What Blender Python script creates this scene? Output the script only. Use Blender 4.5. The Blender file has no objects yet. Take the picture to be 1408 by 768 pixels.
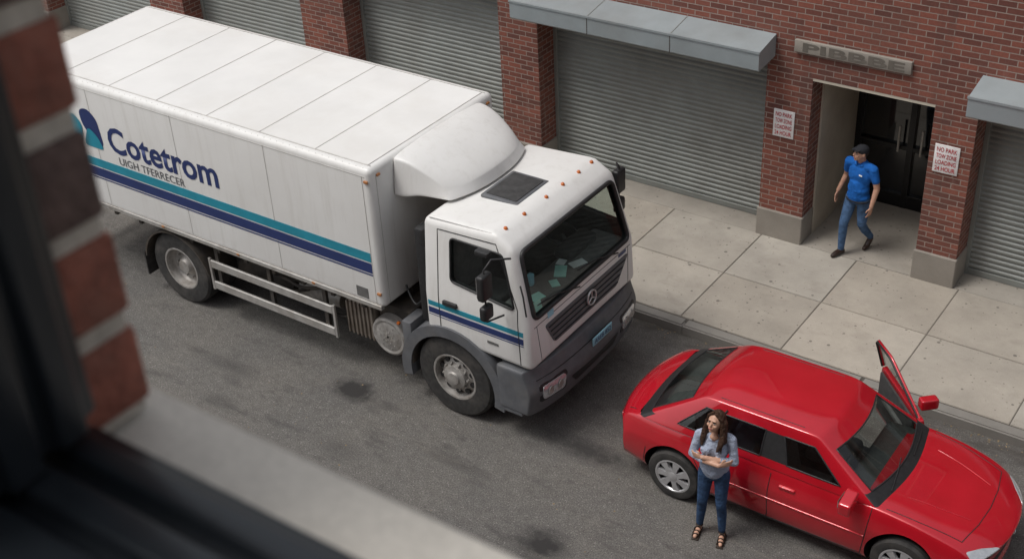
import bpy, bmesh, math, random
import numpy as np
from mathutils import Vector, Matrix
from mathutils.bvhtree import BVHTree
random.seed(7)
scene=bpy.context.scene
COL=bpy.context.collection
rad=math.radians
# ------------------------------------------------------------------ materials
def new_mat(name):
    m=bpy.data.materials.new(name); m.use_nodes=True
    nt=m.node_tree; b=nt.nodes["Principled BSDF"]
    return m,nt,b
def N(nt,t,**k):
    n=nt.nodes.new(t)
    for a,v in k.items(): setattr(n,a,v)
    return n
def L(nt,a,b): nt.links.new(a,b)
def mathn(nt,op,a,b=None,c=None,clamp=False):
    n=nt.nodes.new("ShaderNodeMath"); n.operation=op; n.use_clamp=clamp
    for i,v in enumerate((a,b,c)):
        if v is None: continue
        if isinstance(v,(int,float)): n.inputs[i].default_value=v
        else: nt.links.new(v,n.inputs[i])
    return n.outputs[0]
def mixc(nt,fac,a,b,mode='MIX'):
    n=nt.nodes.new("ShaderNodeMix"); n.data_type='RGBA'; n.blend_type=mode
    for i,v in ((0,fac),(6,a),(7,b)):
        if isinstance(v,(int,float)): n.inputs[i].default_value=v
        elif isinstance(v,tuple): n.inputs[i].default_value=(*v[:3],1)
        else: nt.links.new(v,n.inputs[i])
    return n.outputs[2]
def ramp(nt,src,p0,p1,c0=(0,0,0),c1=(1,1,1)):
    n=nt.nodes.new("ShaderNodeValToRGB"); e=n.color_ramp.elements
    e[0].position=p0; e[1].position=p1; e[0].color=(*c0,1); e[1].color=(*c1,1)
    nt.links.new(src,n.inputs[0]); return n.outputs[0]
def coord(nt): return nt.nodes.new("ShaderNodeTexCoord").outputs["Object"]
def noise(nt,vec,scale,detail=4,rough=.55):
    n=nt.nodes.new("ShaderNodeTexNoise"); n.inputs["Scale"].default_value=scale
    n.inputs["Detail"].default_value=detail; n.inputs["Roughness"].default_value=rough
    nt.links.new(vec,n.inputs["Vector"]); return n.outputs["Fac"]
def bump(nt,b,h,strength=.3,dist=.01):
    n=nt.nodes.new("ShaderNodeBump"); n.inputs["Strength"].default_value=strength
    n.inputs["Distance"].default_value=dist; nt.links.new(h,n.inputs["Height"]); nt.links.new(n.outputs[0],b.inputs["Normal"])
def M_(name,col,rough=.5,metal=0,var=.15,vs=6,coat=0,bmp=0,bs=60,dirt=None,dirtamt=.4,spec=.5):
    m,nt,b=new_mat(name); tc=coord(nt)
    f=noise(nt,tc,vs)
    lo=tuple(max(0,c*(1-var)) for c in col); hi=tuple(min(1,c*(1+var)) for c in col)
    c=mixc(nt,ramp(nt,f,.3,.7),lo,hi)
    if dirt:
        f2=noise(nt,tc,vs*.35,6,.65)
        c=mixc(nt,mathn(nt,'MULTIPLY',ramp(nt,f2,.45,.75),dirtamt),c,dirt)
    L(nt,c,b.inputs["Base Color"])
    b.inputs["Roughness"].default_value=rough; b.inputs["Metallic"].default_value=metal
    b.inputs["Coat Weight"].default_value=coat; b.inputs["Coat Roughness"].default_value=.04
    b.inputs["Specular IOR Level"].default_value=spec
    if bmp: bump(nt,b,noise(nt,tc,bs,3),bmp,.01)
    return m
def glass(name,tint=(.35,.4,.4),f0=.045,rough=.01):
    m=bpy.data.materials.new(name); m.use_nodes=True; nt=m.node_tree; nt.nodes.clear()
    o=N(nt,"ShaderNodeOutputMaterial"); t=N(nt,"ShaderNodeBsdfTransparent"); g=N(nt,"ShaderNodeBsdfGlossy")
    t.inputs[0].default_value=(*tint,1); g.inputs["Roughness"].default_value=rough
    lw=N(nt,"ShaderNodeLayerWeight"); lw.inputs["Blend"].default_value=.5
    p=mathn(nt,'POWER',lw.outputs["Facing"],4.0)
    mx=N(nt,"ShaderNodeMixShader"); f=mathn(nt,'MULTIPLY_ADD',p,.85,f0,clamp=True)
    L(nt,f,mx.inputs[0]); L(nt,t.outputs[0],mx.inputs[1]); L(nt,g.outputs[0],mx.inputs[2]); L(nt,mx.outputs[0],o.inputs[0])
    return m
def brick_mat(name,dark=1.0,scale=1.0):
    m,nt,b=new_mat(name); tc=coord(nt)
    sep=N(nt,"ShaderNodeSeparateXYZ"); L(nt,tc,sep.inputs[0])
    u=mathn(nt,'ADD',sep.outputs[0],sep.outputs[1])
    cmb=N(nt,"ShaderNodeCombineXYZ"); L(nt,u,cmb.inputs[0]); L(nt,sep.outputs[2],cmb.inputs[1])
    br=N(nt,"ShaderNodeTexBrick"); L(nt,cmb.outputs[0],br.inputs["Vector"])
    br.inputs["Scale"].default_value=1; br.inputs["Brick Width"].default_value=.225*scale; br.inputs["Row Height"].default_value=.078*scale
    br.inputs["Mortar Size"].default_value=.007*scale; br.inputs["Mortar Smooth"].default_value=.2; br.inputs["Bias"].default_value=-.1
    d=dark
    br.inputs["Color1"].default_value=(.28*d,.092*d,.062*d,1); br.inputs["Color2"].default_value=(.13*d,.050*d,.040*d,1)
    br.inputs["Mortar"].default_value=(.35*d,.275*d,.235*d,1)
    f=noise(nt,tc,1.3,6,.6)
    f1=mathn(nt,'MULTIPLY',ramp(nt,f,.46,.8),.5); c=mixc(nt,f1,br.outputs["Color"],(.13,.085,.07))
    g=noise(nt,tc,45,3); c=mixc(nt,.35,c,ramp(nt,g,.3,.75,(.35,.35,.35),(1,1,1)),'MULTIPLY')
    mp=N(nt,"ShaderNodeMapping"); mp.inputs["Scale"].default_value=(3.2,3.2,.35); L(nt,tc,mp.inputs[0])
    st=mathn(nt,'MULTIPLY',ramp(nt,noise(nt,mp.outputs[0],1.0,5,.7),.62,.8),.35); c=mixc(nt,st,c,(.40,.34,.30))
    mp2=N(nt,"ShaderNodeMapping"); mp2.inputs["Scale"].default_value=(2.1,2.1,.3); mp2.inputs["Location"].default_value=(7,3,1); L(nt,tc,mp2.inputs[0])
    st2=mathn(nt,'MULTIPLY',ramp(nt,noise(nt,mp2.outputs[0],1.0,5,.7),.58,.78),.5); c=mixc(nt,st2,c,(.07,.05,.045))
    L(nt,c,b.inputs["Base Color"]); b.inputs["Roughness"].default_value=.9
    h=mathn(nt,'MULTIPLY_ADD',br.outputs["Fac"],-1.0,mathn(nt,'MULTIPLY',g,.35)); bump(nt,b,h,.7,.008)
    return m
def asphalt_mat():
    m,nt,b=new_mat("asphalt"); tc=coord(nt)
    sep=N(nt,"ShaderNodeSeparateXYZ"); L(nt,tc,sep.inputs[0])
    fine=noise(nt,tc,60,3,.8); med=noise(nt,tc,9,5,.6); big=noise(nt,tc,.55,5,.6)
    c=ramp(nt,fine,.28,.74,(.042,.040,.038),(.228,.218,.205))
    c=mixc(nt,ramp(nt,med,.3,.75),c,mixc(nt,1.0,c,(.72,.71,.70),'MULTIPLY'))
    c=mixc(nt,ramp(nt,big,.38,.68),c,mixc(nt,1.0,c,(1.26,1.23,1.18),'MULTIPLY'))
    v=N(nt,"ShaderNodeTexVoronoi"); v.inputs["Scale"].default_value=42; L(nt,tc,v.inputs["Vector"])
    sp=mathn(nt,'MULTIPLY',mathn(nt,'LESS_THAN',v.outputs["Distance"],.22),mathn(nt,'GREATER_THAN',noise(nt,tc,23,2),.52))
    c=mixc(nt,mathn(nt,'MULTIPLY',sp,.55),c,(.40,.385,.355))
    mp=N(nt,"ShaderNodeMapping"); mp.inputs["Scale"].default_value=(.8,2.2,1); L(nt,tc,mp.inputs[0])
    sn=noise(nt,mp.outputs[0],1.5,7,.68)
    c=mixc(nt,mathn(nt,'MULTIPLY',ramp(nt,sn,.54,.65),.5),c,(.045,.042,.040))
    sn2=noise(nt,mp.outputs[0],5.5,6,.7)
    c=mixc(nt,mathn(nt,'MULTIPLY',ramp(nt,sn2,.60,.70),.35),c,(.04,.038,.036))
    mp3=N(nt,"ShaderNodeMapping"); mp3.inputs["Scale"].default_value=(.25,3.0,1); mp3.inputs["Rotation"].default_value=(0,0,.06); L(nt,tc,mp3.inputs[0])
    c=mixc(nt,mathn(nt,'MULTIPLY',ramp(nt,noise(nt,mp3.outputs[0],1.6,5,.6),.60,.75),.28),c,(.26,.235,.20))
    for (x,y,rx,ry,s) in ((-9.5,9.35,.30,.20,.9),(-6.0,8.35,.28,.24,.75),(-7.6,8.9,.5,.08,.3),(-4.9,8.2,.5,.1,.3),(-8.9,8.4,.3,.16,.25),(-6.4,9.9,.6,.18,.6),(-6.2,11.0,.5,.3,.5),(-11.2,8.9,.5,.12,.3),(-7.2,7.7,.2,.13,.35),(-10.8,8.3,.25,.12,.3)):
        dx=mathn(nt,'DIVIDE',mathn(nt,'SUBTRACT',sep.outputs[0],x),rx); dy=mathn(nt,'DIVIDE',mathn(nt,'SUBTRACT',sep.outputs[1],y),ry)
        d=mathn(nt,'SQRT',mathn(nt,'ADD',mathn(nt,'MULTIPLY',dx,dx),mathn(nt,'MULTIPLY',dy,dy)))
        d=mathn(nt,'ADD',d,mathn(nt,'MULTIPLY',mathn(nt,'SUBTRACT',med,.5),1.8))
        k=mathn(nt,'MULTIPLY',mathn(nt,'SUBTRACT',1.3,d,clamp=True),s*1.4,clamp=True)
        c=mixc(nt,k,c,(.030,.028,.027))
    gy=mathn(nt,'MULTIPLY',mathn(nt,'SUBTRACT',sep.outputs[1],12.05),2.4,clamp=True)
    gy=mathn(nt,'MULTIPLY',gy,mathn(nt,'LESS_THAN',sep.outputs[1],12.6))
    c=mixc(nt,mathn(nt,'MULTIPLY',mathn(nt,'MULTIPLY',gy,ramp(nt,sn,.35,.6)),.75),c,(.055,.046,.038))
    L(nt,c,b.inputs["Base Color"]); b.inputs["Roughness"].default_value=.88
    bump(nt,b,mathn(nt,'ADD',fine,mathn(nt,'MULTIPLY',med,.6)),.6,.014)
    return m
def concrete_mat(name,base=(.40,.375,.335),specks=True,vcol=False):
    m,nt,b=new_mat(name); tc=coord(nt)
    f=noise(nt,tc,1.7,7,.65); g=noise(nt,tc,120,3,.7); h=noise(nt,tc,.45,3)
    c=mixc(nt,ramp(nt,f,.3,.72),tuple(x*.80 for x in base),tuple(x*1.08 for x in base))
    c=mixc(nt,ramp(nt,h,.4,.65),c,mixc(nt,1.0,c,(.88,.87,.86),'MULTIPLY'))
    c=mixc(nt,.5,c,ramp(nt,g,.25,.75,(.6,.6,.6),(1,1,1)),'MULTIPLY')
    if vcol:
        a=N(nt,"ShaderNodeAttribute"); a.attribute_name="tone"; c=mixc(nt,1.0,c,a.outputs["Color"],'MULTIPLY')
    if specks:
        for sc,th,k in ((5.2,.09,.7),(8.5,.10,.65),(15,.12,.5)):
            v=N(nt,"ShaderNodeTexVoronoi"); v.inputs["Scale"].default_value=sc; L(nt,tc,v.inputs["Vector"])
            sx=N(nt,"ShaderNodeSeparateXYZ"); L(nt,v.outputs["Color"],sx.inputs[0])
            thr=mathn(nt,'MULTIPLY',sx.outputs[1],th*1.6)
            s=mathn(nt,'MULTIPLY',mathn(nt,'LESS_THAN',v.outputs["Distance"],thr),mathn(nt,'GREATER_THAN',sx.outputs[0],.35))
            c=mixc(nt,mathn(nt,'MULTIPLY',s,k),c,(.09,.08,.07))
        mp=N(nt,"ShaderNodeMapping"); mp.inputs["Scale"].default_value=(1,1.6,1); L(nt,tc,mp.inputs[0])
        st=mathn(nt,'MULTIPLY',ramp(nt,noise(nt,mp.outputs[0],2.3,6,.7),.55,.75),.4); c=mixc(nt,st,c,(.20,.175,.145))
    L(nt,c,b.inputs["Base Color"]); b.inputs["Roughness"].default_value=.9
    bump(nt,b,mathn(nt,'ADD',g,f),.25,.006)
    return m
def truck_white():
    m,nt,b=new_mat("truck_white_paint"); tc=coord(nt)
    f=noise(nt,tc,1.1,6,.65)
    c=mixc(nt,ramp(nt,f,.3,.75),(.77,.765,.745),(.70,.69,.665))
    mp=N(nt,"ShaderNodeMapping"); mp.inputs["Scale"].default_value=(7,7,.6); L(nt,tc,mp.inputs[0])
    st=mathn(nt,'MULTIPLY',ramp(nt,noise(nt,mp.outputs[0],1.2,6,.7),.52,.8),.32); c=mixc(nt,st,c,(.46,.43,.38))
    sp=mathn(nt,'MULTIPLY',ramp(nt,noise(nt,tc,26,4,.7),.66,.76),.25); c=mixc(nt,sp,c,(.38,.33,.28))
    L(nt,c,b.inputs["Base Color"]); b.inputs["Roughness"].default_value=.4; b.inputs["Coat Weight"].default_value=.1
    bump(nt,b,noise(nt,tc,2.2,3),.08,.03)
    return m
def car_red():
    m,nt,b=new_mat("red_car_paint"); tc=coord(nt)
    f=noise(nt,tc,2.2,5); c=mixc(nt,ramp(nt,f,.3,.7),(.47,.005,.015),(.57,.008,.022))
    d=mathn(nt,'MULTIPLY',ramp(nt,noise(nt,tc,8,6,.7),.6,.78),.10); c=mixc(nt,d,c,(.33,.16,.13))
    L(nt,c,b.inputs["Base Color"]); b.inputs["Roughness"].default_value=.26; b.inputs["Coat Weight"].default_value=1; b.inputs["Coat Roughness"].default_value=.03
    b.inputs["Coat IOR"].default_value=1.6; b.inputs["Metallic"].default_value=.2
    return m
MT=dict(
 brick=brick_mat("red_brick"), asphalt=asphalt_mat(),
 walk=concrete_mat("sidewalk_concrete",(.48,.44,.38),vcol=True), floor=concrete_mat("threshold_concrete",(.42,.385,.335)), kerb=concrete_mat("kerb_stone",(.29,.275,.25),False),
 stone=concrete_mat("base_stone",(.34,.31,.27),False), gap=M_("joint_dirt",(.09,.08,.068),.95), carve=M_("carved_letters",(.14,.125,.105),.95),
 shutter=M_("shutter_metal",(.27,.285,.27),.5,.3,.10,2.5,dirt=(.17,.15,.125),dirtamt=.4),
 awning=M_("awning_sheet_metal",(.34,.385,.40),.42,.2,.07,3,dirt=(.23,.22,.20),dirtamt=.35),
 white=truck_white(), red=car_red(),
 navy=M_("navy_vinyl",(.018,.034,.13),.4,0,.1), teal=M_("teal_vinyl",(.015,.24,.33),.4,0,.1),
 black=M_("black_plastic",(.018,.018,.019),.5,0,.3,20), rubber=M_("tire_rubber",(.030,.029,.028),.85,0,.35,14,bmp=.2,dirt=(.13,.115,.10),dirtamt=.4),
 dgrey=M_("dark_grey_plastic",(.105,.11,.12),.55,0,.15,8,bmp=.1,dirt=(.17,.155,.135),dirtamt=.4),
 chassis=M_("chassis_steel",(.045,.040,.036),.75,.2,.4,7,dirt=(.13,.10,.07),dirtamt=.7),
 alu=M_("aluminium",(.48,.465,.44),.42,.5,.15,9,dirt=(.23,.19,.15),dirtamt=.6),
 rim=M_("rim_steel",(.36,.345,.325),.5,.3,.25,12,dirt=(.15,.115,.085),dirtamt=.7),
 alloy=M_("alloy_wheel",(.55,.55,.56),.33,.5,.1,12,dirt=(.24,.21,.18),dirtamt=.3),
 chrome=M_("chrome",(.75,.75,.75),.12,1,.04), orange=M_("amber_lens",(.52,.13,.02),.25,0,.1,coat=.5),
 brownorange=M_("dusty_marker_lens",(.40,.16,.05),.35,0,.1,coat=.4),
 redlens=M_("red_lens",(.35,.008,.01),.15,0,.1,coat=.8), lens=M_("headlamp_lens",(.62,.64,.66),.08,.5,.15,25,coat=1),
 intr=M_("interior_fabric",(.045,.044,.044),.85,0,.3,12), intg=M_("interior_grey",(.12,.118,.115),.75,0,.2,12),
 glassw=glass("windshield_glass",(.74,.81,.79)), glassc=glass("car_glass",(.64,.70,.68),.08),
 paper=M_("paper",(.78,.80,.78),.8), greenp=M_("green_paper",(.40,.74,.64),.7), plate=M_("blue_plate",(.28,.55,.66),.4),
 beige=M_("plaster",(.50,.46,.38),.85,0,.08,3,dirt=(.30,.26,.21),dirtamt=.3), doorblk=M_("door_black_metal",(.018,.018,.019),.3,.3,.2),
 doorglass=M_("dark_door_glass",(.014,.015,.017),.05,0,.2,coat=.6), redink=M_("red_ink",(.45,.03,.04),.6), notice=M_("notice_board",(.76,.74,.73),.5),
 frame=M_("window_frame_paint",(.014,.017,.021),.35,.2,.2,10), sill=concrete_mat("sill_stone",(.74,.69,.61),False),
 mortar=M_("mortar",(.46,.41,.35),.95,0,.2,30,bmp=.5), insill=M_("inner_sill_paint",(.5,.49,.47),.6),
)
MT['roofw']=M_("roof_white",(.77,.765,.745),.5,0,.04,1.5,dirt=(.63,.605,.56),dirtamt=.6)
# ------------------------------------------------------------------ mesh helpers
def root(name,loc=(0,0,0),rz=0):
    o=bpy.data.objects.new(name,None); o.location=loc; o.rotation_euler=(0,0,rz); o.empty_display_size=.3; COL.objects.link(o); return o
def attach(o,r,local=False):
    if r is None: return o
    o.parent=r
    if not local:
        o.matrix_parent_inverse=(Matrix.Translation(r.location)@Matrix.Rotation(r.rotation_euler[2],4,'Z')).inverted()
    return o
LOCAL=False
def mobj(name,verts,faces,mats,r=None,smooth=False,mi=None,sharp=None):
    me=bpy.data.meshes.new(name); me.from_pydata([tuple(v) for v in verts],[],faces)
    if not isinstance(mats,(list,tuple)): mats=[mats]
    for m in mats: me.materials.append(m)
    if mi: 
        for p,i in zip(me.polygons,mi): p.material_index=i
    bm=bmesh.new(); bm.from_mesh(me); bmesh.ops.recalc_face_normals(bm,faces=bm.faces); bm.to_mesh(me); bm.free()
    if smooth or sharp:
        for p in me.polygons: p.use_smooth=True
        if sharp: me.set_sharp_from_angle(angle=rad(sharp))
    o=bpy.data.objects.new(name,me); COL.objects.link(o); return attach(o,r,LOCAL)
def bake(o,sharp=35):
    bpy.context.view_layer.update()
    dg=bpy.context.evaluated_depsgraph_get(); dg.update()
    me=bpy.data.meshes.new_from_object(o.evaluated_get(dg)); o.modifiers.clear(); o.data=me
    if sharp:
        for p in me.polygons: p.use_smooth=True
        me.set_sharp_from_angle(angle=rad(sharp))
    return o
def boxdata(bm,lo,hi):
    return bmesh.ops.create_cube(bm,size=1,matrix=Matrix.Translation([(a+b)/2 for a,b in zip(lo,hi)])@Matrix.Diagonal([abs(b-a) for a,b in zip(lo,hi)]+[1]))
def bm_obj(bm,name,mat,r,sharp=35):
    me=bpy.data.meshes.new(name); bm.to_mesh(me); bm.free()
    for m in (mat if isinstance(mat,(list,tuple)) else [mat]): me.materials.append(m)
    if sharp:
        for p in me.polygons: p.use_smooth=True
        me.set_sharp_from_angle(angle=rad(sharp))
    o=bpy.data.objects.new(name,me); COL.objects.link(o); return attach(o,r,LOCAL)
def rbox(name,lo,hi,mat,r=None,bev=.01,seg=2,rot=None):
    bm=bmesh.new(); boxdata(bm,lo,hi)
    if bev: bmesh.ops.bevel(bm,geom=bm.edges[:],offset=bev,segments=seg,affect='EDGES',profile=.5)
    if rot:
        c=Vector([(a+b)/2 for a,b in zip(lo,hi)]); ang,ax=rot
        bmesh.ops.rotate(bm,verts=bm.verts,cent=c,matrix=Matrix.Rotation(ang,3,ax))
    return bm_obj(bm,name,mat,r,40 if bev else None)
def boxes(name,lst,mat,r=None,bev=0):
    bm=bmesh.new()
    for lo,hi in lst: 
        b2=bmesh.new(); boxdata(b2,lo,hi)
        if bev: bmesh.ops.bevel(b2,geom=b2.edges[:],offset=bev,segments=1,affect='EDGES')
        me=bpy.data.meshes.new("t"); b2.to_mesh(me); b2.free(); bm.from_mesh(me); bpy.data.meshes.remove(me)
    return bm_obj(bm,name,mat,r,None)
def basis(d):
    d=Vector(d).normalized(); up=Vector((0,0,1)) if abs(d.z)<.9 else Vector((1,0,0))
    a=d.cross(up).normalized(); b=d.cross(a).normalized(); return d,a,b
def lathe(name,prof,c,axis,mat,r=None,n=32,sharp=30,cap=True,mi=None):
    d,a,b=basis(axis); c=Vector(c); vs=[];fs=[];m=[]
    for (rr,h) in prof:
        for i in range(n):
            t=2*math.pi*i/n; vs.append(c+d*h+(a*math.cos(t)+b*math.sin(t))*rr)
    for j in range(len(prof)-1):
        for i in range(n):
            fs.append([j*n+i,j*n+(i+1)%n,(j+1)*n+(i+1)%n,(j+1)*n+i]); m.append(mi[j] if mi else 0)
    if cap:
        fs.append(list(range(n))); m.append(mi[0] if mi else 0); fs.append([(len(prof)-1)*n+i for i in range(n)]); m.append(mi[-1] if mi else 0)
    return mobj(name,vs,fs,mat,r,True,m,sharp)
def cyl(name,p0,p1,r0,mat,r=None,r1=None,n=24):
    p0=Vector(p0);p1=Vector(p1); l=(p1-p0).length; r1=r0 if r1 is None else r1
    return lathe(name,[(r0,0),(r1,l)],p0,p1-p0,mat,r,n)
def tube(name,pts,rr,mat,r=None,closed=False,smooth=False):
    cu=bpy.data.curves.new(name,'CURVE'); cu.dimensions='3D'; cu.bevel_depth=rr; cu.bevel_resolution=3; cu.use_fill_caps=True
    s=cu.splines.new('POLY' if not smooth else 'NURBS'); s.points.add(len(pts)-1)
    for p,q in zip(s.points,pts): p.co=(*q,1)
    s.use_cyclic_u=closed
    if smooth: s.use_endpoint_u=True; s.order_u=3
    cu.materials.append(mat); o=bpy.data.objects.new(name,cu); COL.objects.link(o); return attach(o,r,LOCAL)
def round_poly(pts,r,n=5):
    out=[];k=len(pts)
    for i in range(k):
        p=Vector(pts[i]); a=Vector(pts[i-1])-p; b=Vector(pts[(i+1)%k])-p
        rr=min(r,a.length*.45,b.length*.45); A=p+a.normalized()*rr; B=p+b.normalized()*rr
        for j in range(n+1):
            t=j/n; out.append(tuple((1-t)**2*A+2*t*(1-t)*p+t*t*B))
    return out
def prism(name,poly,fn,d0,d1,mat,r=None,bev=0,sharp=35):
    n=len(poly); vs=[fn(u,v,d0) for u,v in poly]+[fn(u,v,d1) for u,v in poly]
    fs=[list(range(n)),list(range(n,2*n))]+[[i,(i+1)%n,n+(i+1)%n,n+i] for i in range(n)]
    o=mobj(name,vs,fs,mat,r,True,None,sharp)
    if bev:
        b=o.modifiers.new("b",'BEVEL'); b.width=bev; b.segments=3; b.limit_method='ANGLE'; b.angle_limit=rad(30); bake(o)
    return o
def boolean(o,cutters,op='DIFFERENCE'):
    for c in cutters:
        m=o.modifiers.new("bool",'BOOLEAN'); m.object=c; m.operation=op; m.solver='EXACT'
        try: m.material_mode='TRANSFER'
        except Exception: pass
    bake(o,32)
    for c in cutters: bpy.data.objects.remove(c,do_unlink=True)
    return o
def superbox(name,A,B,C,f,mats,r=None,sub=2,mif=None,skip=None,nobottom=False):
    ids={};vs=[];fs=[];mi=[]
    na,nb,nc=len(A),len(B),len(C)
    def vid(i,j,k):
        if (i,j,k) not in ids: ids[(i,j,k)]=len(vs); vs.append(f(A[i],B[j],C[k]))
        return ids[(i,j,k)]
    def add(q,tag):
        if skip and skip(tag): return
        fs.append([vid(*p) for p in q]); mi.append(mif(tag) if mif else 0)
    for i in range(na-1):
        for j in range(nb-1):
            if not nobottom: add([(i,j,0),(i,j+1,0),(i+1,j+1,0),(i+1,j,0)],('B',i,j))
            add([(i,j,nc-1),(i+1,j,nc-1),(i+1,j+1,nc-1),(i,j+1,nc-1)],('T',i,j))
        for k in range(nc-1):
            add([(i,0,k),(i+1,0,k),(i+1,0,k+1),(i,0,k+1)],('N',i,k))
            add([(i,nb-1,k),(i,nb-1,k+1),(i+1,nb-1,k+1),(i+1,nb-1,k)],('F',i,k))
    for j in range(nb-1):
        for k in range(nc-1):
            add([(0,j,k),(0,j,k+1),(0,j+1,k+1),(0,j+1,k)],('R',j,k))
            add([(na-1,j,k),(na-1,j+1,k),(na-1,j+1,k+1),(na-1,j,k+1)],('H',j,k))
    o=mobj(name,vs,fs,mats,r,True,mi)
    if sub:
        s=o.modifiers.new("s",'SUBSURF'); s.levels=sub; s.render_levels=sub; bake(o,None)
        for p in o.data.polygons: p.use_smooth=True
    return o
def interp(x,xs,ys):
    return float(np.interp(x,xs,ys))
def sm(x,xs,ys):
    for i in range(len(xs)-1):
        if x<=xs[i+1]:
            t=max(0,(x-xs[i])/(xs[i+1]-xs[i])); t=.5*t+.5*(t*t*(3-2*t)); return ys[i]*(1-t)+ys[i+1]*t
    return ys[-1]
def bvh_of(*obs):
    vs=[];ps=[]
    for o in obs:
        n=len(vs); vs+= [v.co.copy() for v in o.data.vertices]; ps+=[[n+i for i in p.vertices] for p in o.data.polygons]
    return BVHTree.FromPolygons(vs,ps)
def cast(bv,o,d,off=.003):
    d=Vector(d).normalized(); h=bv.ray_cast(Vector(o),d)
    if h[0] is None: return None
    return h[0]-d*off
def strip(name,bv,pts,d,rr,mat,r,n=10,closed=False,off=.0):
    out=[]
    P=list(pts)+([pts[0]] if closed else [])
    for a,b in zip(P[:-1],P[1:]):
        for i in range(n): out.append(Vector(a).lerp(Vector(b),i/n))
    if not closed: out.append(Vector(P[-1]))
    q=[cast(bv,p,d,off) for p in out]; q=[p for p in q if p is not None]
    if len(q)>1: return tube(name,q,rr,mat,r,closed)
def patch(name,bv,poly,fn,d,mat,r,off=.004,rings=5):
    n=len(poly); cx=sum(p[0] for p in poly)/n; cy=sum(p[1] for p in poly)/n
    vs=[];fs=[]
    for k in range(rings,0,-1):
        s=k/rings
        for p in poly:
            q=cast(bv,fn(cx+(p[0]-cx)*s,cy+(p[1]-cy)*s),d,off)
            if q is None: return None
            vs.append(q)
    vs.append(cast(bv,fn(cx,cy),d,off))
    for k in range(rings-1):
        for i in range(n): fs.append([k*n+i,k*n+(i+1)%n,(k+1)*n+(i+1)%n,(k+1)*n+i])
    k=rings-1
    for i in range(n): fs.append([k*n+i,k*n+(i+1)%n,len(vs)-1])
    m=len(vs)
    dv=Vector(d).normalized()
    for i in range(n): vs.append(vs[i]+dv*(off+.004))
    for i in range(n): fs.append([i,(i+1)%n,m+(i+1)%n,m+i])
    return mobj(name,vs,fs,mat,r,True,None,40)
def text_mesh(name,body,org,w,h,xd,yd,mat,r,bold=.0,spacing=1.0,ext=.002):
    cu=bpy.data.curves.new(name,'FONT'); cu.body=body; cu.size=1; cu.offset=bold; cu.space_character=spacing; cu.align_x='LEFT'; cu.resolution_u=3
    o=bpy.data.objects.new(name,cu); COL.objects.link(o); bpy.context.view_layer.update()
    dg=bpy.context.evaluated_depsgraph_get(); me=bpy.data.meshes.new_from_object(o.evaluated_get(dg))
    bpy.data.objects.remove(o,do_unlink=True)
    co=np.array([v.co for v in me.vertices]); lo=co.min(0); hi=co.max(0)
    capH=.70
    xd=Vector(xd).normalized(); yd=Vector(yd).normalized(); nd=xd.cross(yd)
    for v in me.vertices:
        u=(v.co.x-lo[0])/(hi[0]-lo[0])*w; vv=v.co.y/capH*h
        v.co=Vector(org)+xd*u+yd*vv+nd*ext
    me.materials.clear(); me.materials.append(mat)
    o=bpy.data.objects.new(name,me); COL.objects.link(o); return attach(o,r,LOCAL)
# ------------------------------------------------------------------ camera / light
Mc=np.array([[0.8198,0.5707,-0.048],[0.277,-0.4685,-0.8389],[-0.5013,0.6744,-0.5422]])
X=Vector(Mc[0]).normalized(); Bk=-Vector(Mc[2]).normalized(); Up=Bk.cross(X).normalized(); Bk=X.cross(Up)
cam=bpy.data.cameras.new("camera"); co=bpy.data.objects.new("camera",cam); COL.objects.link(co)
mw=Matrix((X,Up,Bk)).transposed().to_4x4(); mw.translation=(0,0,10); co.matrix_world=mw
cam.sensor_width=36; cam.lens=1817.9/1408*36; cam.clip_start=.02; cam.clip_end=600
cam.dof.use_dof=True; cam.dof.focus_distance=14.3; cam.dof.aperture_fstop=5.6
scene.camera=co
w=bpy.data.worlds.new("World"); scene.world=w; w.use_nodes=True; nt=w.node_tree
bg=nt.nodes["Background"]; sky=nt.nodes.new("ShaderNodeTexSky"); sky.sky_type='NISHITA'; sky.sun_disc=False
SE,SAZ=rad(63),rad(222)
sky.sun_elevation=SE; sky.sun_rotation=SAZ; sky.dust_density=4; sky.air_density=1.0; sky.ozone_density=1.0
hs=nt.nodes.new("ShaderNodeHueSaturation"); hs.inputs["Saturation"].default_value=.28
nt.links.new(sky.outputs[0],hs.inputs["Color"]); nt.links.new(hs.outputs[0],bg.inputs[0]); bg.inputs[1].default_value=.14
sd=bpy.data.lights.new("sun",'SUN'); sd.energy=1.4; sd.angle=rad(20); sd.color=(1,.965,.92)
so=bpy.data.objects.new("sun",sd); COL.objects.link(so)
sdir=Vector((math.sin(SAZ)*math.cos(SE),math.cos(SAZ)*math.cos(SE),math.sin(SE)))
so.rotation_euler=(sdir).to_track_quat('Z','Y').to_euler(); so.location=(0,0,30)
scene.view_settings.view_transform='Standard'; scene.view_settings.look='None'; scene.view_settings.exposure=0
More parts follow.
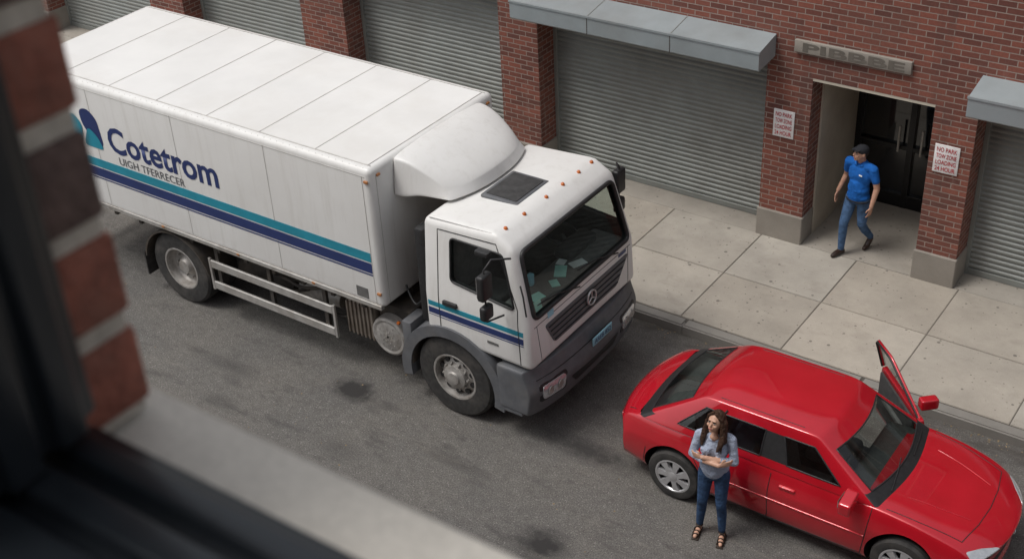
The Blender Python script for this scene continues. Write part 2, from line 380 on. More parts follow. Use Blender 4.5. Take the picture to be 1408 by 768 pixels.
# ------------------------------------------------------------------ ground
def sheet(name,x0,x1,y0,y1,z,mat):
    return mobj(name,[(x0,y0,z),(x1,y0,z),(x1,y1,z),(x0,y1,z)],[[0,1,2,3]],mat)
sheet("ground",-250,250,-250,250,-.008,MT['gap'])
sheet("road",-120,120,3.2,12.5,0,MT['asphalt'])
def sidewalk(name,x0,x1,rows,px,z):
    bm=bmesh.new(); cl=bm.loops.layers.float_color.new("tone")
    for ri,(y0,y1) in enumerate(rows):
        n=int((x1-x0)/px)
        for i in range(n):
            a=x0+i*px+.005; b=a+px-.010
            dz=random.uniform(-.002,.002)
            b2=bmesh.new(); boxdata(b2,(a,y0+.005,-.02),(b,y1-.005,z+dz))
            bmesh.ops.bevel(b2,geom=[e for e in b2.edges if e.verts[0].co.z>.05 and e.verts[1].co.z>.05],offset=.006,segments=2,affect='EDGES')
            t=random.uniform(.90,1.06); tw=random.uniform(-.02,.02)
            me=bpy.data.meshes.new("t"); b2.to_mesh(me); b2.free()
            k=len(bm.faces); bm.from_mesh(me); bpy.data.meshes.remove(me); bm.faces.ensure_lookup_table()
            for f in bm.faces[k:]:
                for l in f.loops: l[cl]=(t+tw,t,t-tw,1)
    return bm_obj(bm,name,MT['walk'],None,None)
PX=1.42
sidewalk("sidewalk",-40.0+.62,30,[(12.68,13.9),(13.9,15.098)],PX,.13)
sheet("sidewalk_bed",-120,120,12.6,15.3,.118,MT['gap'])
sidewalk("sidewalk",-20,12,[(.6,1.8),(1.8,3.0)],1.42,.13)
def kerb(name,y0,y1):
    l=[];x=-45.
    while x<35: 
        l.append(((x+.004,y0,-.05),(x+2.4-.004,y1,.135))); x+=2.4
    bm=bmesh.new()
    for lo,hi in l:
        b2=bmesh.new(); boxdata(b2,lo,hi); bmesh.ops.bevel(b2,geom=[e for e in b2.edges if min(e.verts[0].co.z,e.verts[1].co.z)>.05],offset=.02,segments=3,affect='EDGES')
        me=bpy.data.meshes.new("t"); b2.to_mesh(me); b2.free(); bm.from_mesh(me); bpy.data.meshes.remove(me)
    return bm_obj(bm,name,MT['kerb'],None,40)
kerb("kerb",12.5,12.67); kerb("kerb",3.02,3.2)
bm=bmesh.new()
for i in range(420):
    x=random.uniform(-14,0); y=12.49-abs(random.gauss(0,.09)) if random.random()<.75 else random.uniform(7.5,12.4)
    s=random.uniform(.004,.016); a=random.uniform(0,6.28)
    vs=[bm.verts.new((x+s*math.cos(a+t)*random.uniform(.6,1.3),y+s*math.sin(a+t)*random.uniform(.6,1.3),.004+random.uniform(0,.006))) for t in (0,1.5,3.1,4.6)]
    bm.faces.new(vs)
bm_obj(bm,"street_litter",M_("dry_leaf_grit",(.22,.16,.09),.9,0,.6,3),None,None)
# ------------------------------------------------------------------ building
B=root("brick_warehouse",(-8,15.4,0))
YF,YB=15.1,15.62
pill=[(-23.3,-22.4),(-19.2,-18.3),(-15.32,-14.35),(-11.2,-10.5),(-6.8,-6.15),(-4.52,-3.98),(-.4,.3),(4.2,4.9)]
HZ=2.86
wl=[((a,YF,0),(b,YB+.2,HZ)) for a,b in pill]
wl+= [((-27,YF,HZ),(8,YB+.2,6.9)),((-27,YF,0),(-26.4,YB+.2,HZ)),((7.5,YF,0),(8,YB+.2,HZ)),((-6.15,YF,2.66),(-4.52,YB+.2,HZ))]
boxes("brick_walls",wl,MT['brick'],B)
boxes("pillar_bases",[((a-.02,YF-.035,.1),(b+.02,YB+.1,.56)) for a,b in pill],MT['stone'],B,.012)
boxes("rear_mass",[((-27,YB+.21,0),(-6.3,26,6.8)),((-4.35,YB+.21,0),(8,26,6.8)),((-6.3,17.2,0),(-4.35,26,6.8)),((-6.3,YB+.21,2.9),(-4.35,17.2,6.8))],MT['beige'],B)
boxes("cornice",[((-27.1,YF-.12,6.9),(8.1,YB+.3,7.1))],MT['stone'],B)
def shutter(x0,x1,z0,z1,y):
    pitch=.078; prof=[]; z=z0+.09
    while z<z1:
        for dz,dy in ((0,0),(.010,-.016),(.030,-.024),(.052,-.020),(.068,-.004)): prof.append((z+dz,y+dy))
        z+=pitch
    prof.append((z1+.02,y))
    vs=[];fs=[]
    for (z,yy) in prof: vs+=[(x0,yy,z),(x1,yy,z)]
    for i in range(len(prof)-1): fs.append([2*i,2*i+1,2*i+3,2*i+2])
    mobj("shutter_slats",vs,fs,MT['shutter'],B,True,None,25)
    boxes("shutter_rails",[((x0-.0,y-.05,z0),(x0+.06,y+.03,z1)),((x1-.06,y-.05,z0),(x1,y+.03,z1)),((x0+.06,y-.035,z0),(x1-.06,y+.02,z0+.09))],MT['shutter'],B,.004)
for (a,b) in zip(pill[:-1],pill[1:]):
    if a[1]<-6 and a[1]>-6.5: continue
    shutter(a[1],b[0],.13,HZ,15.56)
boxes("threshold",[((-26,15.1,0),(-6.15,15.62,.126)),((-4.52,15.1,0),(7,15.62,.126))],MT['floor'],B)
def awning(x0,x1):
    poly=[(15.098,2.86),(14.62,2.82),(14.60,2.84),(14.60,3.07),(14.62,3.09),(15.098,3.17)]
    prism("awning_box",poly,lambda u,v,d:(d,u,v),x0,x1,MT['awning'],B)
    n=max(2,round((x1-x0)/1.3))
    for i in range(1,n):
        x=x0+(x1-x0)*i/n
        boxes("awning_seam",[((x-.004,14.594,2.83),(x+.004,14.602,3.08))],MT['gap'],B)
        prism("awning_seam_top",[(14.60,3.086),(15.09,3.168),(15.09,3.174),(14.60,3.092)],lambda u,v,d:(d,u,v),x-.006,x+.006,MT['shutter'],B)
    boxes("awning_lip",[((x0-.01,14.588,3.07),(x1+.01,14.61,3.10))],MT['awning'],B)
awning(-10.62,-6.70); awning(-4.0,-.2)
rbox("stone_lintel",(-6.42,YF-.06,3.0),(-4.86,YF-.001,3.17),MT['stone'],B,.012)
text_mesh("lintel_carving","PIBBBE",(-6.3,YF-.062,3.03),1.36,.115,(1,0,0),(0,0,1),MT['carve'],B,.03)
boxes("doorway_side_walls",[((-6.32,YB+.2,0),(-6.15,17.0,2.9)),((-4.52,YB+.2,0),(-4.34,17.0,2.9)),((-6.15,15.102,2.62),(-4.52,17.0,2.655))],MT['beige'],B)
boxes("doorway_lining",[((-6.149,15.45,.13),(-6.12,16.8,2.62))],MT['beige'],B)
boxes("doorway_floor",[((-6.149,15.1,0),(-4.521,17,.128))],MT['floor'],B)
boxes("door_leaves",[((-6.11,16.82,.13),(-4.53,16.86,2.62))],MT['doorglass'],B)
fr=[]
for x in (-6.12,-5.34,-4.62): fr.append(((x,16.76,.13),(x+.09,16.83,2.62)))
fr+=[((-6.12,16.765,.13),(-4.53,16.83,.34)),((-6.12,16.765,2.2),(-4.53,16.83,2.27)),((-6.12,16.765,1.05),(-4.53,16.825,1.12))]
boxes("door_frame",fr,MT['doorblk'],B,.004)
boxes("door_handles",[((-5.46,16.68,1.05),(-5.43,16.71,1.45)),((-5.13,16.68,1.05),(-5.10,16.71,1.45))],MT['alu'],B,.004)
rbox("door_notice",(-5.02,16.745,1.55),(-4.8,16.758,1.9),MT['intg'],B,.003)
tube("facade_conduit",[(-3.35,YF-.03,6.8),(-3.35,YF-.03,3.6),(-3.35,YF-.03,3.2)],.018,MT['chassis'],B)
for x in (-24,-20,-16,-12,-8,-4,0,4):
    boxes("upper_window_frame",[((x,YF-.05,4.6),(x+1.6,YF-.002,4.7)),((x,YF-.05,6.3),(x+1.6,YF-.002,6.4)),((x,YF-.05,4.7),(x+.08,YF-.002,6.3)),((x+1.52,YF-.05,4.7),(x+1.6,YF-.002,6.3)),((x+.76,YF-.045,4.7),(x+.84,YF-.002,6.3))],MT['stone'],B)
    boxes("upper_window_pane",[((x+.08,YF-.02,4.7),(x+.76,YF-.003,6.3)),((x+.84,YF-.02,4.7),(x+1.52,YF-.003,6.3))],MT['doorglass'],B)
def wall_sign(x0,z0,x1,z1):
    S=root("wall_sign",((x0+x1)/2,YF,z0))
    rbox("plate",(x0,YF-.018,z0),(x1,YF-.002,z1),MT['notice'],S,.004)
    lines=["NO PARK","TOW ZONE","LOADING","24 HOUR"]; h=(z1-z0)/5.2
    for i,t in enumerate(lines):
        text_mesh("lettering",t,(x0+.03,YF-.020,z1-.03-h*.85-i*h*1.18),(x1-x0)-.06,h*.8,(1,0,0),(0,0,1),MT['redink'],S,.012)
wall_sign(-6.66,1.72,-6.36,2.12); wall_sign(-4.45,1.76,-4.13,2.15)
# ------------------------------------------------------------------ near window, jamb and own building
NB=root("brick_building",(-1,.4,0))
random.seed(3)
bmats=[M_("near_brick_a",(.27,.088,.058),.9,0,.35,30,bmp=.7,bs=90,dirt=(.15,.09,.07),dirtamt=.6),M_("near_brick_b",(.11,.07,.06),.9,0,.3,30,bmp=.6,bs=90),M_("near_brick_c",(.20,.078,.056),.9,0,.3,30,bmp=.6,bs=90)]
ch=.0915; z=9.30; i=0
JX=-.80; JY=.548
seq=[0,0,1,0,1,2,0,0,0,1,2,0,1,0,0,2,1,0]
while z<11.2:
    mt=bmats[seq[i%len(seq)]]
    off=.11 if i%2 else 0
    rbox("jamb_brick",(JX-.21,JY-.10-.002*(i%3),z+.010),(JX+random.uniform(-.003,.003),JY+random.uniform(-.002,.002),z+ch-.008),mt,NB,.005)
    if i%2: rbox("jamb_brick",(JX-.21,JY-.215,z+.012),(JX-.01,JY-.113,z+ch-.008),mt,NB,.005)
    z+=ch; i+=1
boxes("mortar_core",[((JX-.21,.28,9.3),(JX-.006,JY-.006,11.25))],MT['mortar'],NB)
boxes("near_walls",[((-9,.28,0),(JX-.211,JY-.004,11.9)),((1.6,.28,0),(9,JY-.004,11.9)),((JX-.211,.28,0),(1.6,JY-.004,9.2)),((JX-.211,.28,11.3),(1.6,JY-.004,11.9))],MT['brick'],NB)
rbox("window_sill",(JX-.10,.30,9.205),(1.62,.572,9.295),MT['sill'],NB,.010,3)
WF=root("window_frame",(0,.4,9.3))
z0=9.297; fo=.010
def prof_x(name,poly,x0,x1,mat): return prism(name,[(u+fo,v) for u,v in poly],lambda u,v,d:(d,u,v),x0,x1,mat,WF,.003)
prof_x("bottom_rail",[(.25,z0),(.472,z0),(.472,z0+.030),(.452,z0+.034),(.448,z0+.050),(.425,z0+.052),(.420,z0+.040),(.405,z0+.040),(.400,z0+.060),(.372,z0+.062),(.368,z0+.048),(.352,z0+.048),(.348,z0+.066),(.25,z0+.068)],-.795,1.6,MT['frame'])
prism("side_rail",[(-.798,.28),(-.798,.472),(-.768,.472),(-.764,.455),(-.750,.450),(-.748,.425),(-.757,.420),(-.757,.406),(-.740,.402),(-.738,.372),(-.748,.368),(-.748,.355),(-.735,.350),(-.735,.28)],lambda u,v,d:(u,v,d),9.36,11.29,MT['frame'],WF,.003)
prism("side_rail",[(1.598,.28),(1.598,.462),(1.56,.462),(1.55,.28)],lambda u,v,d:(u,v,d),9.36,11.29,MT['frame'],WF)
boxes("top_rail",[((-.798,.28,11.24),(1.598,.462,11.29))],MT['frame'],WF)
boxes("inner_sill",[((-.9,.06,9.30),(1.6,.249,9.335))],MT['insill'],WF)
# ------------------------------------------------------------------ wheels
def wheel(r,c,R,Wd,side,style,mr):
    d=(0,side,0); c=Vector(c); h=Wd/2
    lathe("tire",[(mr,-h*.9),(R*.80,-h),(R*.93,-h*.92),(R*.985,-h*.7),(R,-h*.45),(R,h*.45),(R*.985,h*.7),(R*.93,h*.92),(R*.80,h),(mr*1.03,h*.93),(mr,h*.80),(mr,-h*.9)],c,d,MT['rubber'],r,48,25,cap=False)
    for k in (-.5,0,.5):
        lathe("tread_groove",[(R+.001,h*k-.004),(R+.001,h*k+.004)],c,d,MT['black'],r,48,25,cap=False)
    if style=='truck_front':
        lathe("rim",[(mr*1.04,h*.86),(mr*1.0,h*.93),(mr*.93,h*.9),(mr*.90,h*.45),(mr*.84,h*.25),(mr*.62,h*.55),(mr*.52,h*.60),(mr*.50,h*.95),(mr*.30,h*1.05),(mr*.26,h*1.2),(mr*.12,h*1.24),(.001,h*1.24)],c,d,MT['rim'],r,40,25,cap=False)
        ax,a,b=basis(d)
        for i in range(10):
            t=2*math.pi*i/10
            p=c+ax*(h*.62)+(a*math.cos(t)+b*math.sin(t))*mr*.57
            cyl("lug_nut",p,p+ax*.035,.016,MT['rim'],r,.012,8)
            t+=math.pi/10; p=c+ax*(h*.36)+(a*math.cos(t)+b*math.sin(t))*mr*.74
            cyl("rim_hole",p,p+ax*.03,.035,MT['black'],r,None,12)
    elif style=='truck_rear':
        lathe("rim",[(mr*1.04,h*.86),(mr*1.0,h*.93),(mr*.93,h*.9),(mr*.88,h*.1),(mr*.80,-h*.1),(mr*.60,-h*.2),(mr*.45,h*.1),(mr*.36,h*.35),(mr*.30,h*.55),(.001,h*.6)],c,d,MT['rim'],r,40,25,cap=False)
        ax,a,b=basis(d)
        for i in range(10):
            t=2*math.pi*i/10; p=c+ax*(-h*.12)+(a*math.cos(t)+b*math.sin(t))*mr*.62
            cyl("lug_nut",p,p+ax*.035,.016,MT['rim'],r,.012,8)
    else:
        lathe("wheel_dish",[(mr*1.06,h*.80),(mr*1.02,h*.90),(mr*.94,h*.86),(mr*.90,h*.35),(mr*.5,h*.22),(.001,h*.2)],c,d,MT['black'],r,40,25,cap=False)
        lathe("rim_lip",[(mr*1.06,h*.80),(mr*1.05,h*.93),(mr*.95,h*.96),(mr*.90,h*.80)],c,d,MT['alloy'],r,40,25,cap=False)
        ax,a,b=basis(d); n=7
        for i in range(n):
            t=2*math.pi*i/n; u=a*math.cos(t)+b*math.sin(t); v=ax.cross(u)
            w0,w1=.030,.046; vs=[]
            for (rr,ww,hh) in ((mr*.18,w0,h*.98),(mr*.55,w0*.95,h*.95),(mr*.95,w1,h*.90)):
                for s in (-1,1): vs.append(c+u*rr+v*ww*s+ax*hh); 
            for (rr,ww,hh) in ((mr*.18,w0,h*.60),(mr*.55,w0,h*.60),(mr*.95,w1,h*.60)):
                for s in (-1,1): vs.append(c+u*rr+v*ww*s*1.1+ax*hh)
            fs=[[0,1,3,2],[2,3,5,4],[0,2,8,6],[2,4,10,8],[1,7,9,3],[3,9,11,5],[4,5,11,10],[0,6,7,1]]
            mobj("spoke",vs,fs,MT['alloy'],r,False)
        lathe("hub_cap",[(mr*.30,h*.75),(mr*.27,h*1.0),(mr*.15,h*1.06),(.001,h*1.07)],c,d,MT['alloy'],r,24,30,cap=False)
# ------------------------------------------------------------------ TRUCK
T=root("box_truck",(-11.2,10.78,0))
X0,X1,Y0,Y1,ZB,ZT=-15.3,-9.04,9.6,12.0,1.22,3.09
rbox("cargo_box",(X0,Y0,ZB),(X1,Y1,ZT),MT['white'],T,.075,5)
boxes("roof_skin",[((X0+.10,Y0+.12,ZT-.01),(X1-.10,Y1-.12,ZT+.004))],MT['roofw'],T)
seam=M_("seam_grey",(.50,.485,.46),.7)
n=7
for i in range(1,n):
    x=X0+(X1-X0)*i/n
    boxes("roof_seam",[((x-.006,Y0+.1,ZT),(x+.006,Y1-.1,ZT+.008))],seam,T)
boxes("roof_edge_trim",[((X0+.06,Y0+.095,ZT-.004),(X1-.06,Y0+.105,ZT+.007)),((X0+.06,Y1-.105,ZT-.004),(X1-.06,Y1-.095,ZT+.007)),((X1-.103,Y0+.107,ZT-.004),(X1-.095,Y1-.107,ZT+.007))],seam,T)
for i in range(0,60):
    x=X0+.12+i*(X1-X0-.24)/59
    cyl("rivet",(x,Y0+.045,ZT-.012),(x,Y0+.042,ZT-.006),.006,seam,T,None,6)
for y,s in ((Y0,-1),(Y1,1)):
    for x in (-13.9,-12.3,-10.7):
        boxes("side_seam",[((x-.004,min(y,y+s*.003),ZB+.06),(x+.004,max(y,y+s*.003),ZT-.09))],seam,T)
    boxes("top_side_seam",[((X0+.08,min(y,y+s*.003),ZT-.105),(X1-.08,max(y,y+s*.003),ZT-.098))],seam,T)
    boxes("corner_seam",[((X1-.125,min(y,y+s*.004),ZB+.05),(X1-.118,max(y,y+s*.004),ZT-.10))],seam,T)
    def st(z0,z1,m,nm): boxes(nm,[((X0+.06,min(y+s*.002,y+s*.005),z0),(X1-.127,max(y+s*.002,y+s*.005),z1))],m,T)
    st(1.845,1.97,MT['teal'],"teal_stripe"); st(1.69,1.825,MT['navy'],"navy_stripe"); st(1.655,1.672,MT['navy'],"thin_stripe")
boxes("lower_rail",[((X0+.02,Y0-.012,ZB-.03),(X1-.05,Y0+.05,ZB+.035)),((X0+.02,Y1-.05,ZB-.03),(X1-.05,Y1+.012,ZB+.035))],MT['alu'],T,.006)
boxes("front_seam",[((X1-.002,Y0+.10,ZB+.05),(X1+.004,Y0+.108,ZT-.09)),((X1-.002,Y1-.108,ZB+.05),(X1+.004,Y1-.10,ZT-.09))],seam,T)
text_mesh("company_lettering","Cotetrom",(-13.64,Y0-.003,2.17),2.04,.37,(1,0,0),(0,0,1),MT['navy'],T,.022)
text_mesh("company_subtitle","UIGH TFERRECER",(-13.5,Y0-.003,2.0),1.25,.11,(1,0,0),(0,0,1),MT['dgrey'],T,.004)
def flat(name,poly,m,y=Y0-.004): return mobj(name,[(u,y,v) for u,v in poly],[list(range(len(poly)))],m,T)
flat("logo_navy",round_poly([(-14.12,2.45),(-13.86,2.12),(-13.76,2.22),(-13.80,2.60),(-13.96,2.72),(-14.14,2.66)],.12),MT['navy'])
flat("logo_teal",round_poly([(-14.16,2.14),(-13.76,2.14),(-13.86,2.34),(-14.02,2.44)],.08),MT['teal'],Y0-.007)
flat("logo_teal",round_poly([(-14.5,2.14),(-14.2,2.14),(-14.12,2.45),(-14.3,2.6),(-14.45,2.45)],.1),MT['teal'],Y0-.007)
boxes("rear_doors",[((X0-.03,Y0+.06,ZB),(X0-.001,10.775,ZT-.06)),((X0-.03,10.785,ZB),(X0-.001,Y1-.06,ZT-.06))],MT['white'],T,.005)
for (x,y,z) in ((X1-.05,Y0-.004,ZT-.16),(X1-.05,Y0-.004,1.42)): rbox("side_marker",(x-.04,y-.014,z-.015),(x+.02,y+.01,z+.02),MT['brownorange'],T,.006)
for y in (Y0+.14,Y1-.14): rbox("front_marker",(X1-.005,y-.03,ZT-.12),(X1+.02,y+.03,ZT-.09),MT['brownorange'],T,.006)
boxes("vent_plate",[((-9.46,Y0-.006,1.30),(-9.28,Y0+.002,1.44))],MT['intg'],T)
for x in (-12.9,-11.5,-10.2): rbox("underbody_marker",(x,Y0-.02,ZB+.0),(x+.05,Y0+.0,ZB+.03),MT['brownorange'],T,.004)
boxes("frame_rails",[((-15.1,10.3,.80),(-7.4,10.38,1.03)),((-15.1,11.18,.80),(-7.4,11.26,1.03))]+[((x,10.38,.84),(x+.07,11.18,.98)) for x in (-15,-13.8,-12.2,-11,-10,-9,-8.6)]+[((x,9.68,1.06),(x+.06,11.88,1.18)) for x in np.arange(-15.0,-9.1,.5)],MT['chassis'],T)
boxes("subframe",[((-15.2,10.2,1.03),(-9.1,10.36,1.19)),((-15.2,11.2,1.03),(-9.1,11.36,1.19))],MT['chassis'],T)
cyl("rear_axle",(-12.8,9.9,.55),(-12.8,11.7,.55),.09,MT['chassis'],T); lathe("differential",[(.05,-.22),(.2,-.12),(.24,0),(.2,.12),(.05,.22)],(-12.8,10.78,.55),(0,1,0),MT['chassis'],T)
cyl("front_axle",(-8.1,9.9,.5),(-8.1,11.7,.5),.07,MT['chassis'],T); cyl("drive_shaft",(-12.6,10.78,.62),(-9.0,10.78,.75),.05,MT['chassis'],T)
wheel(T,(-8.1,9.78,.555),.555,.29,-1,'truck_front',.31); wheel(T,(-8.1,11.8,.555),.555,.29,1,'truck_front',.31)
for (y,s) in ((9.80,-1),(11.76,1)):
    wheel(T,(-12.8,y,.545),.545,.27,s,'truck_rear',.31)
    lathe("inner_tire",[(.31,-.12),(.48,-.13),(.545,-.08),(.545,.08),(.48,.13),(.31,.12)],(-12.8,y-s*.32,.545),(0,1,0),MT['rubber'],T,40,30,cap=False)
def arch(name,cx,cz,r0,r1,a0,a1,y0,y1,mat,n=18):
    poly=[(cx+r1*math.cos(a),cz+r1*math.sin(a)) for a in np.linspace(a0,a1,n)]+[(cx+r0*math.cos(a),cz+r0*math.sin(a)) for a in np.linspace(a1,a0,n)]
    return prism(name,poly,lambda u,v,d:(u,d,v),y0,y1,mat,T,0,40)
for (y0,y1) in ((9.62,10.3),(11.26,11.94)):
    arch("rear_mudguard",-12.8,.50,.62,.645,rad(15),rad(172),y0,y1,MT['chassis'])
    boxes("mudflap",[((-13.50,y0+.02,.25),(-13.48,y1-.02,.62))],MT['rubber'],T)
for y in (9.64,11.88):
    boxes("side_guard",[((-12.12,y,.80),(-9.98,y+.035,.92)),((-12.12,y,.47),(-9.98,y+.035,.59))],MT['alu'],T,.008)
    boxes("side_guard_post",[((x,y+.036,.45),(x+.06,y+.08,1.18)) for x in (-12.05,-11.1,-10.15)],MT['chassis'],T)
    boxes("side_guard_end",[((-9.98,y,.45),(-9.94,y+.035,.94)),((-12.16,y,.45),(-12.12,y+.035,.94))],MT['alu'],T,.004)
cyl("air_tank",(-11.9,10.05,.72),(-10.9,10.05,.72),.14,MT['chassis'],T); cyl("air_tank",(-10.8,10.02,.76),(-10.1,10.02,.76),.12,MT['rim'],T)
boxes("battery_box",[((-11.7,9.9,.86),(-10.7,10.25,1.08))],MT['chassis'],T,.01)
for k,(x,y,z) in enumerate(((-11.6,9.85,.7),(-10.6,9.82,.66),(-11.2,9.8,.9))):
    tube("pipe",[(x,y,z),(x+.3,y-.02,z+.1),(x+.6,y,z-.05),(x+1.0,y+.05,z+.12)],.022,MT['chassis'],T,smooth=True)
musc=M_("silencer_metal",(.27,.235,.20),.5,.5,.25,8,dirt=(.14,.10,.07),dirtamt=.6)
rbox("silencer",(-9.88,9.78,.50),(-9.42,10.28,1.02),musc,T,.05,3)
for i in range(7):
    x=-9.85+i*.066; rbox("silencer_rib",(x,9.755,.52),(x+.03,9.80,1.0),musc,T,.012,2)
lathe("fuel_tank",[(.02,-.02),(.16,-.02),(.20,-.005),(.235,-.015),(.262,0),(.27,.02),(.27,.55),(.0,.56)],(-9.16,9.74,.70),(0,1,0),MT['rim'],T,40,25,cap=False)
for i in range(26):
    a=i*2.4; rr=.02+.0062*i; p=(-9.16+rr*math.cos(a),9.718,.70+rr*math.sin(a)); cyl("tread_stud",p,(p[0],p[1]-.006,p[2]),.009,MT['alu'],T,None,6)
boxes("tank_strap",[((-9.33,9.95,.40),(-9.29,10.0,1.0))],MT['chassis'],T)
rbox("tank_box",(-9.40,9.86,.46),(-8.88,10.3,1.08),MT['chassis'],T,.02)
rbox("yellow_cap",(-9.00,9.72,.95),(-8.96,9.76,.985),MT['orange'],T,.008)
tube("air_hose",[(-8.98,9.95,1.4),(-8.8,9.85,1.2),(-8.7,9.9,1.3),(-8.55,9.95,1.5)],.014,MT['black'],T,smooth=True)
rbox("rear_light_bar",(-15.35,9.75,.55),(-15.25,11.8,.68),MT['chassis'],T,.01)
def cab_solid(o,mat,name):
    prof=[(-8.44+o,1.10+o),(-8.44+o,1.68),(-8.44+o,2.62-o),(-7.44-o*.3,2.69-o),(-7.20-o,2.54-o*.6),(-6.985-o,1.68),(-6.95-o,1.06+o)]
    def yy(z,s):
        t=max(0,(z-1.68)/.95); return (9.63+o+.10*t) if s<0 else (11.93-o-.10*t)
    vs=[(x,yy(z,-1),z) for x,z in prof]+[(x,yy(z,1),z) for x,z in prof]
    fs=[[0,1,5,6],[1,2,3,4,5],[7,8,12,13],[8,9,10,11,12]]+[[i,(i+1)%7,7+(i+1)%7,7+i] for i in range(7)]
    ob=mobj(name,vs,fs,mat,T,False)
    b=ob.modifiers.new("b",'BEVEL'); b.width=.085 if o==0 else .03; b.segments=5; b.limit_method='ANGLE'; b.angle_limit=rad(12); bake(ob)
    return ob
cab=cab_solid(0,[MT['white']],"cab_shell"); cav=cab_solid(.06,[MT['intr']],"cav")
wsp=round_poly([(9.765,1.70),(11.795,1.70),(11.73,2.475),(9.83,2.475)],.09)
wc=prism("wc",wsp,lambda u,v,d:(d,u,v),-7.7,-6.5,MT['black'],T)
swp=round_poly([(-8.04,1.93),(-7.16,1.84),(-7.33,2.47),(-8.04,2.47)],.06)
sc=prism("sc",swp,lambda u,v,d:(u,d,v),9.3,12.3,MT['black'],T)
boolean(cab,[cav,wc,sc])
def wx(z): return -6.985+(-.215)*(z-1.68)/.86
def cy(z): return .10*max(0,(z-1.68)/.95)
mobj("windshield",[(wx(v)-.015,u,v) for u,v in wsp],[list(range(len(wsp)))],MT['glassw'],T)
mobj("side_window",[(u,9.63+.02+cy(v),v) for u,v in swp],[list(range(len(swp)))],MT['glassw'],T)
mobj("side_window",[(u,11.93-.02-cy(v),v) for u,v in swp],[list(range(len(swp)))],MT['glassw'],T)
tube("windshield_gasket",[(wx(v)+.008,u,v) for u,v in wsp],.026,MT['black'],T,True)
tube("window_gasket",[(u,9.628+cy(v),v) for u,v in swp],.013,MT['black'],T,True)
tube("window_gasket",[(u,11.932-cy(v),v) for u,v in swp],.013,MT['black'],T,True)
bvc=bvh_of(cab)
for y0 in (10.15,11.0):
    tube("wiper",[(wx(1.66)+.03,y0+.5,1.66),(wx(1.78)+.02,y0+.1,1.78),(wx(1.95)+.012,y0-.25,1.80)],.009,MT['black'],T)
rbox("dashboard",(-7.50,9.74,1.35),(-7.06,11.82,1.70),MT['intg'],T,.05,3)
rbox("instrument_binnacle",(-7.55,11.0,1.66),(-7.30,11.6,1.80),MT['intr'],T,.04,3)
for y in (10.0,11.05): 
    rbox("seat_base",(-8.2,y,1.3),(-7.7,y+.5,1.55),MT['intg'],T,.05,3); rbox("seat_back",(-8.34,y,1.5),(-8.2,y+.5,2.15),MT['intg'],T,.05,3); rbox("headrest",(-8.33,y+.13,2.15),(-8.22,y+.37,2.33),MT['intg'],T,.04,3)
def torus(name,c,ax,R,rr,mat,r,n=28):
    d,a,b=basis(ax); c=Vector(c); return tube(name,[c+(a*math.cos(t)+b*math.sin(t))*R for t in np.linspace(0,2*math.pi,n,endpoint=False)],rr,mat,r,True)
torus("steering_wheel",(-7.62,11.3,1.82),(.4,0,1),.21,.016,MT['black'],T); cyl("steering_column",(-7.62,11.3,1.82),(-7.4,11.3,1.5),.03,MT['black'],T)
for (x,y,w_,h_,a,m) in ((-7.30,9.95,.16,.2,.3,'paper'),(-7.22,10.16,.13,.17,-.3,'greenp'),(-7.28,10.75,.14,.24,.5,'greenp'),(-7.2,11.0,.12,.2,-.4,'paper'),(-7.38,10.92,.1,.12,.2,'paper'),(-7.2,10.5,.1,.14,.9,'greenp')):
    rbox("dash_paper",(x-w_/2,y-h_/2,1.703),(x+w_/2,y+h_/2,1.712),MT[m],T,0,rot=(a,'Z'))
rbox("windshield_sticker",(wx(1.78)-.03,9.86,1.74),(wx(1.78)-.022,9.98,1.86),MT['greenp'],T,0,rot=(-.25,'Y'))
rbox("dash_bottle",(-7.45,10.3,1.70),(-7.38,10.37,1.86),MT['plate'],T,.02)
strip("door_seam",bvc,[(-8.22,9,1.13),(-8.22,9,2.53),(-7.42,9,2.57),(-7.12,9,1.85),(-7.10,9,1.13)],(0,1,0),.006,MT['black'],T)
strip("door_seam",bvc,[(-8.22,13,1.13),(-8.22,13,2.53),(-7.42,13,2.57),(-7.12,13,1.85),(-7.10,13,1.13)],(0,-1,0),.006,MT['black'],T)
for s,yo,d in ((-1,9.63,1),(1,11.93,-1)):
    pat=lambda nm,z0,z1,m: patch(nm,bvc,[(-8.38,z0),(-7.8,z0),(-7.05,z0),(-7.05,z1),(-7.8,z1),(-8.38,z1)],lambda u,v:(u,yo+s*.5,v),(0,d,0),m,T,.004,4)
    pat("cab_teal_stripe",1.52,1.585,MT['teal']); pat("cab_navy_stripe",1.415,1.495,MT['navy']); pat("cab_thin_stripe",1.39,1.40,MT['navy'])
rbox("door_handle",(-8.15,9.595,1.60),(-7.95,9.64,1.66),MT['black'],T,.012); rbox("door_handle",(-8.15,11.92,1.60),(-7.95,11.965,1.66),MT['black'],T,.012)
rbox("door_badge",(-7.55,9.622,1.28),(-7.40,9.632,1.31),MT['intg'],T,0)
gp=round_poly([(10.10,1.22),(11.46,1.22),(11.76,1.52),(9.95,1.52)],.05)
patch("grille",bvc,gp,lambda u,v:(-6.0,u,v),(-1,0,0),MT['dgrey'],T,.012)
for i in range(4):
    z=1.26+i*.07; a=10.12-.0*i-(z-1.22)*.45; b=11.44+(z-1.22)*.9
    tube("grille_slat",[cast(bvc,(-6,y,z),(-1,0,0),.018) for y in np.linspace(a,b,14)],.007,MT['black'],T)
torus("front_emblem_ring",(-6.925,10.86,1.40),(1,0,.05),.09,.012,MT['alloy'],T)
for i in range(3):
    a=math.pi/2+i*2*math.pi/3; tube("front_emblem_spoke",[(-6.925,10.86,1.40),(-6.925,10.86+.085*math.cos(a),1.40+.085*math.sin(a))],.009,MT['alloy'],T)
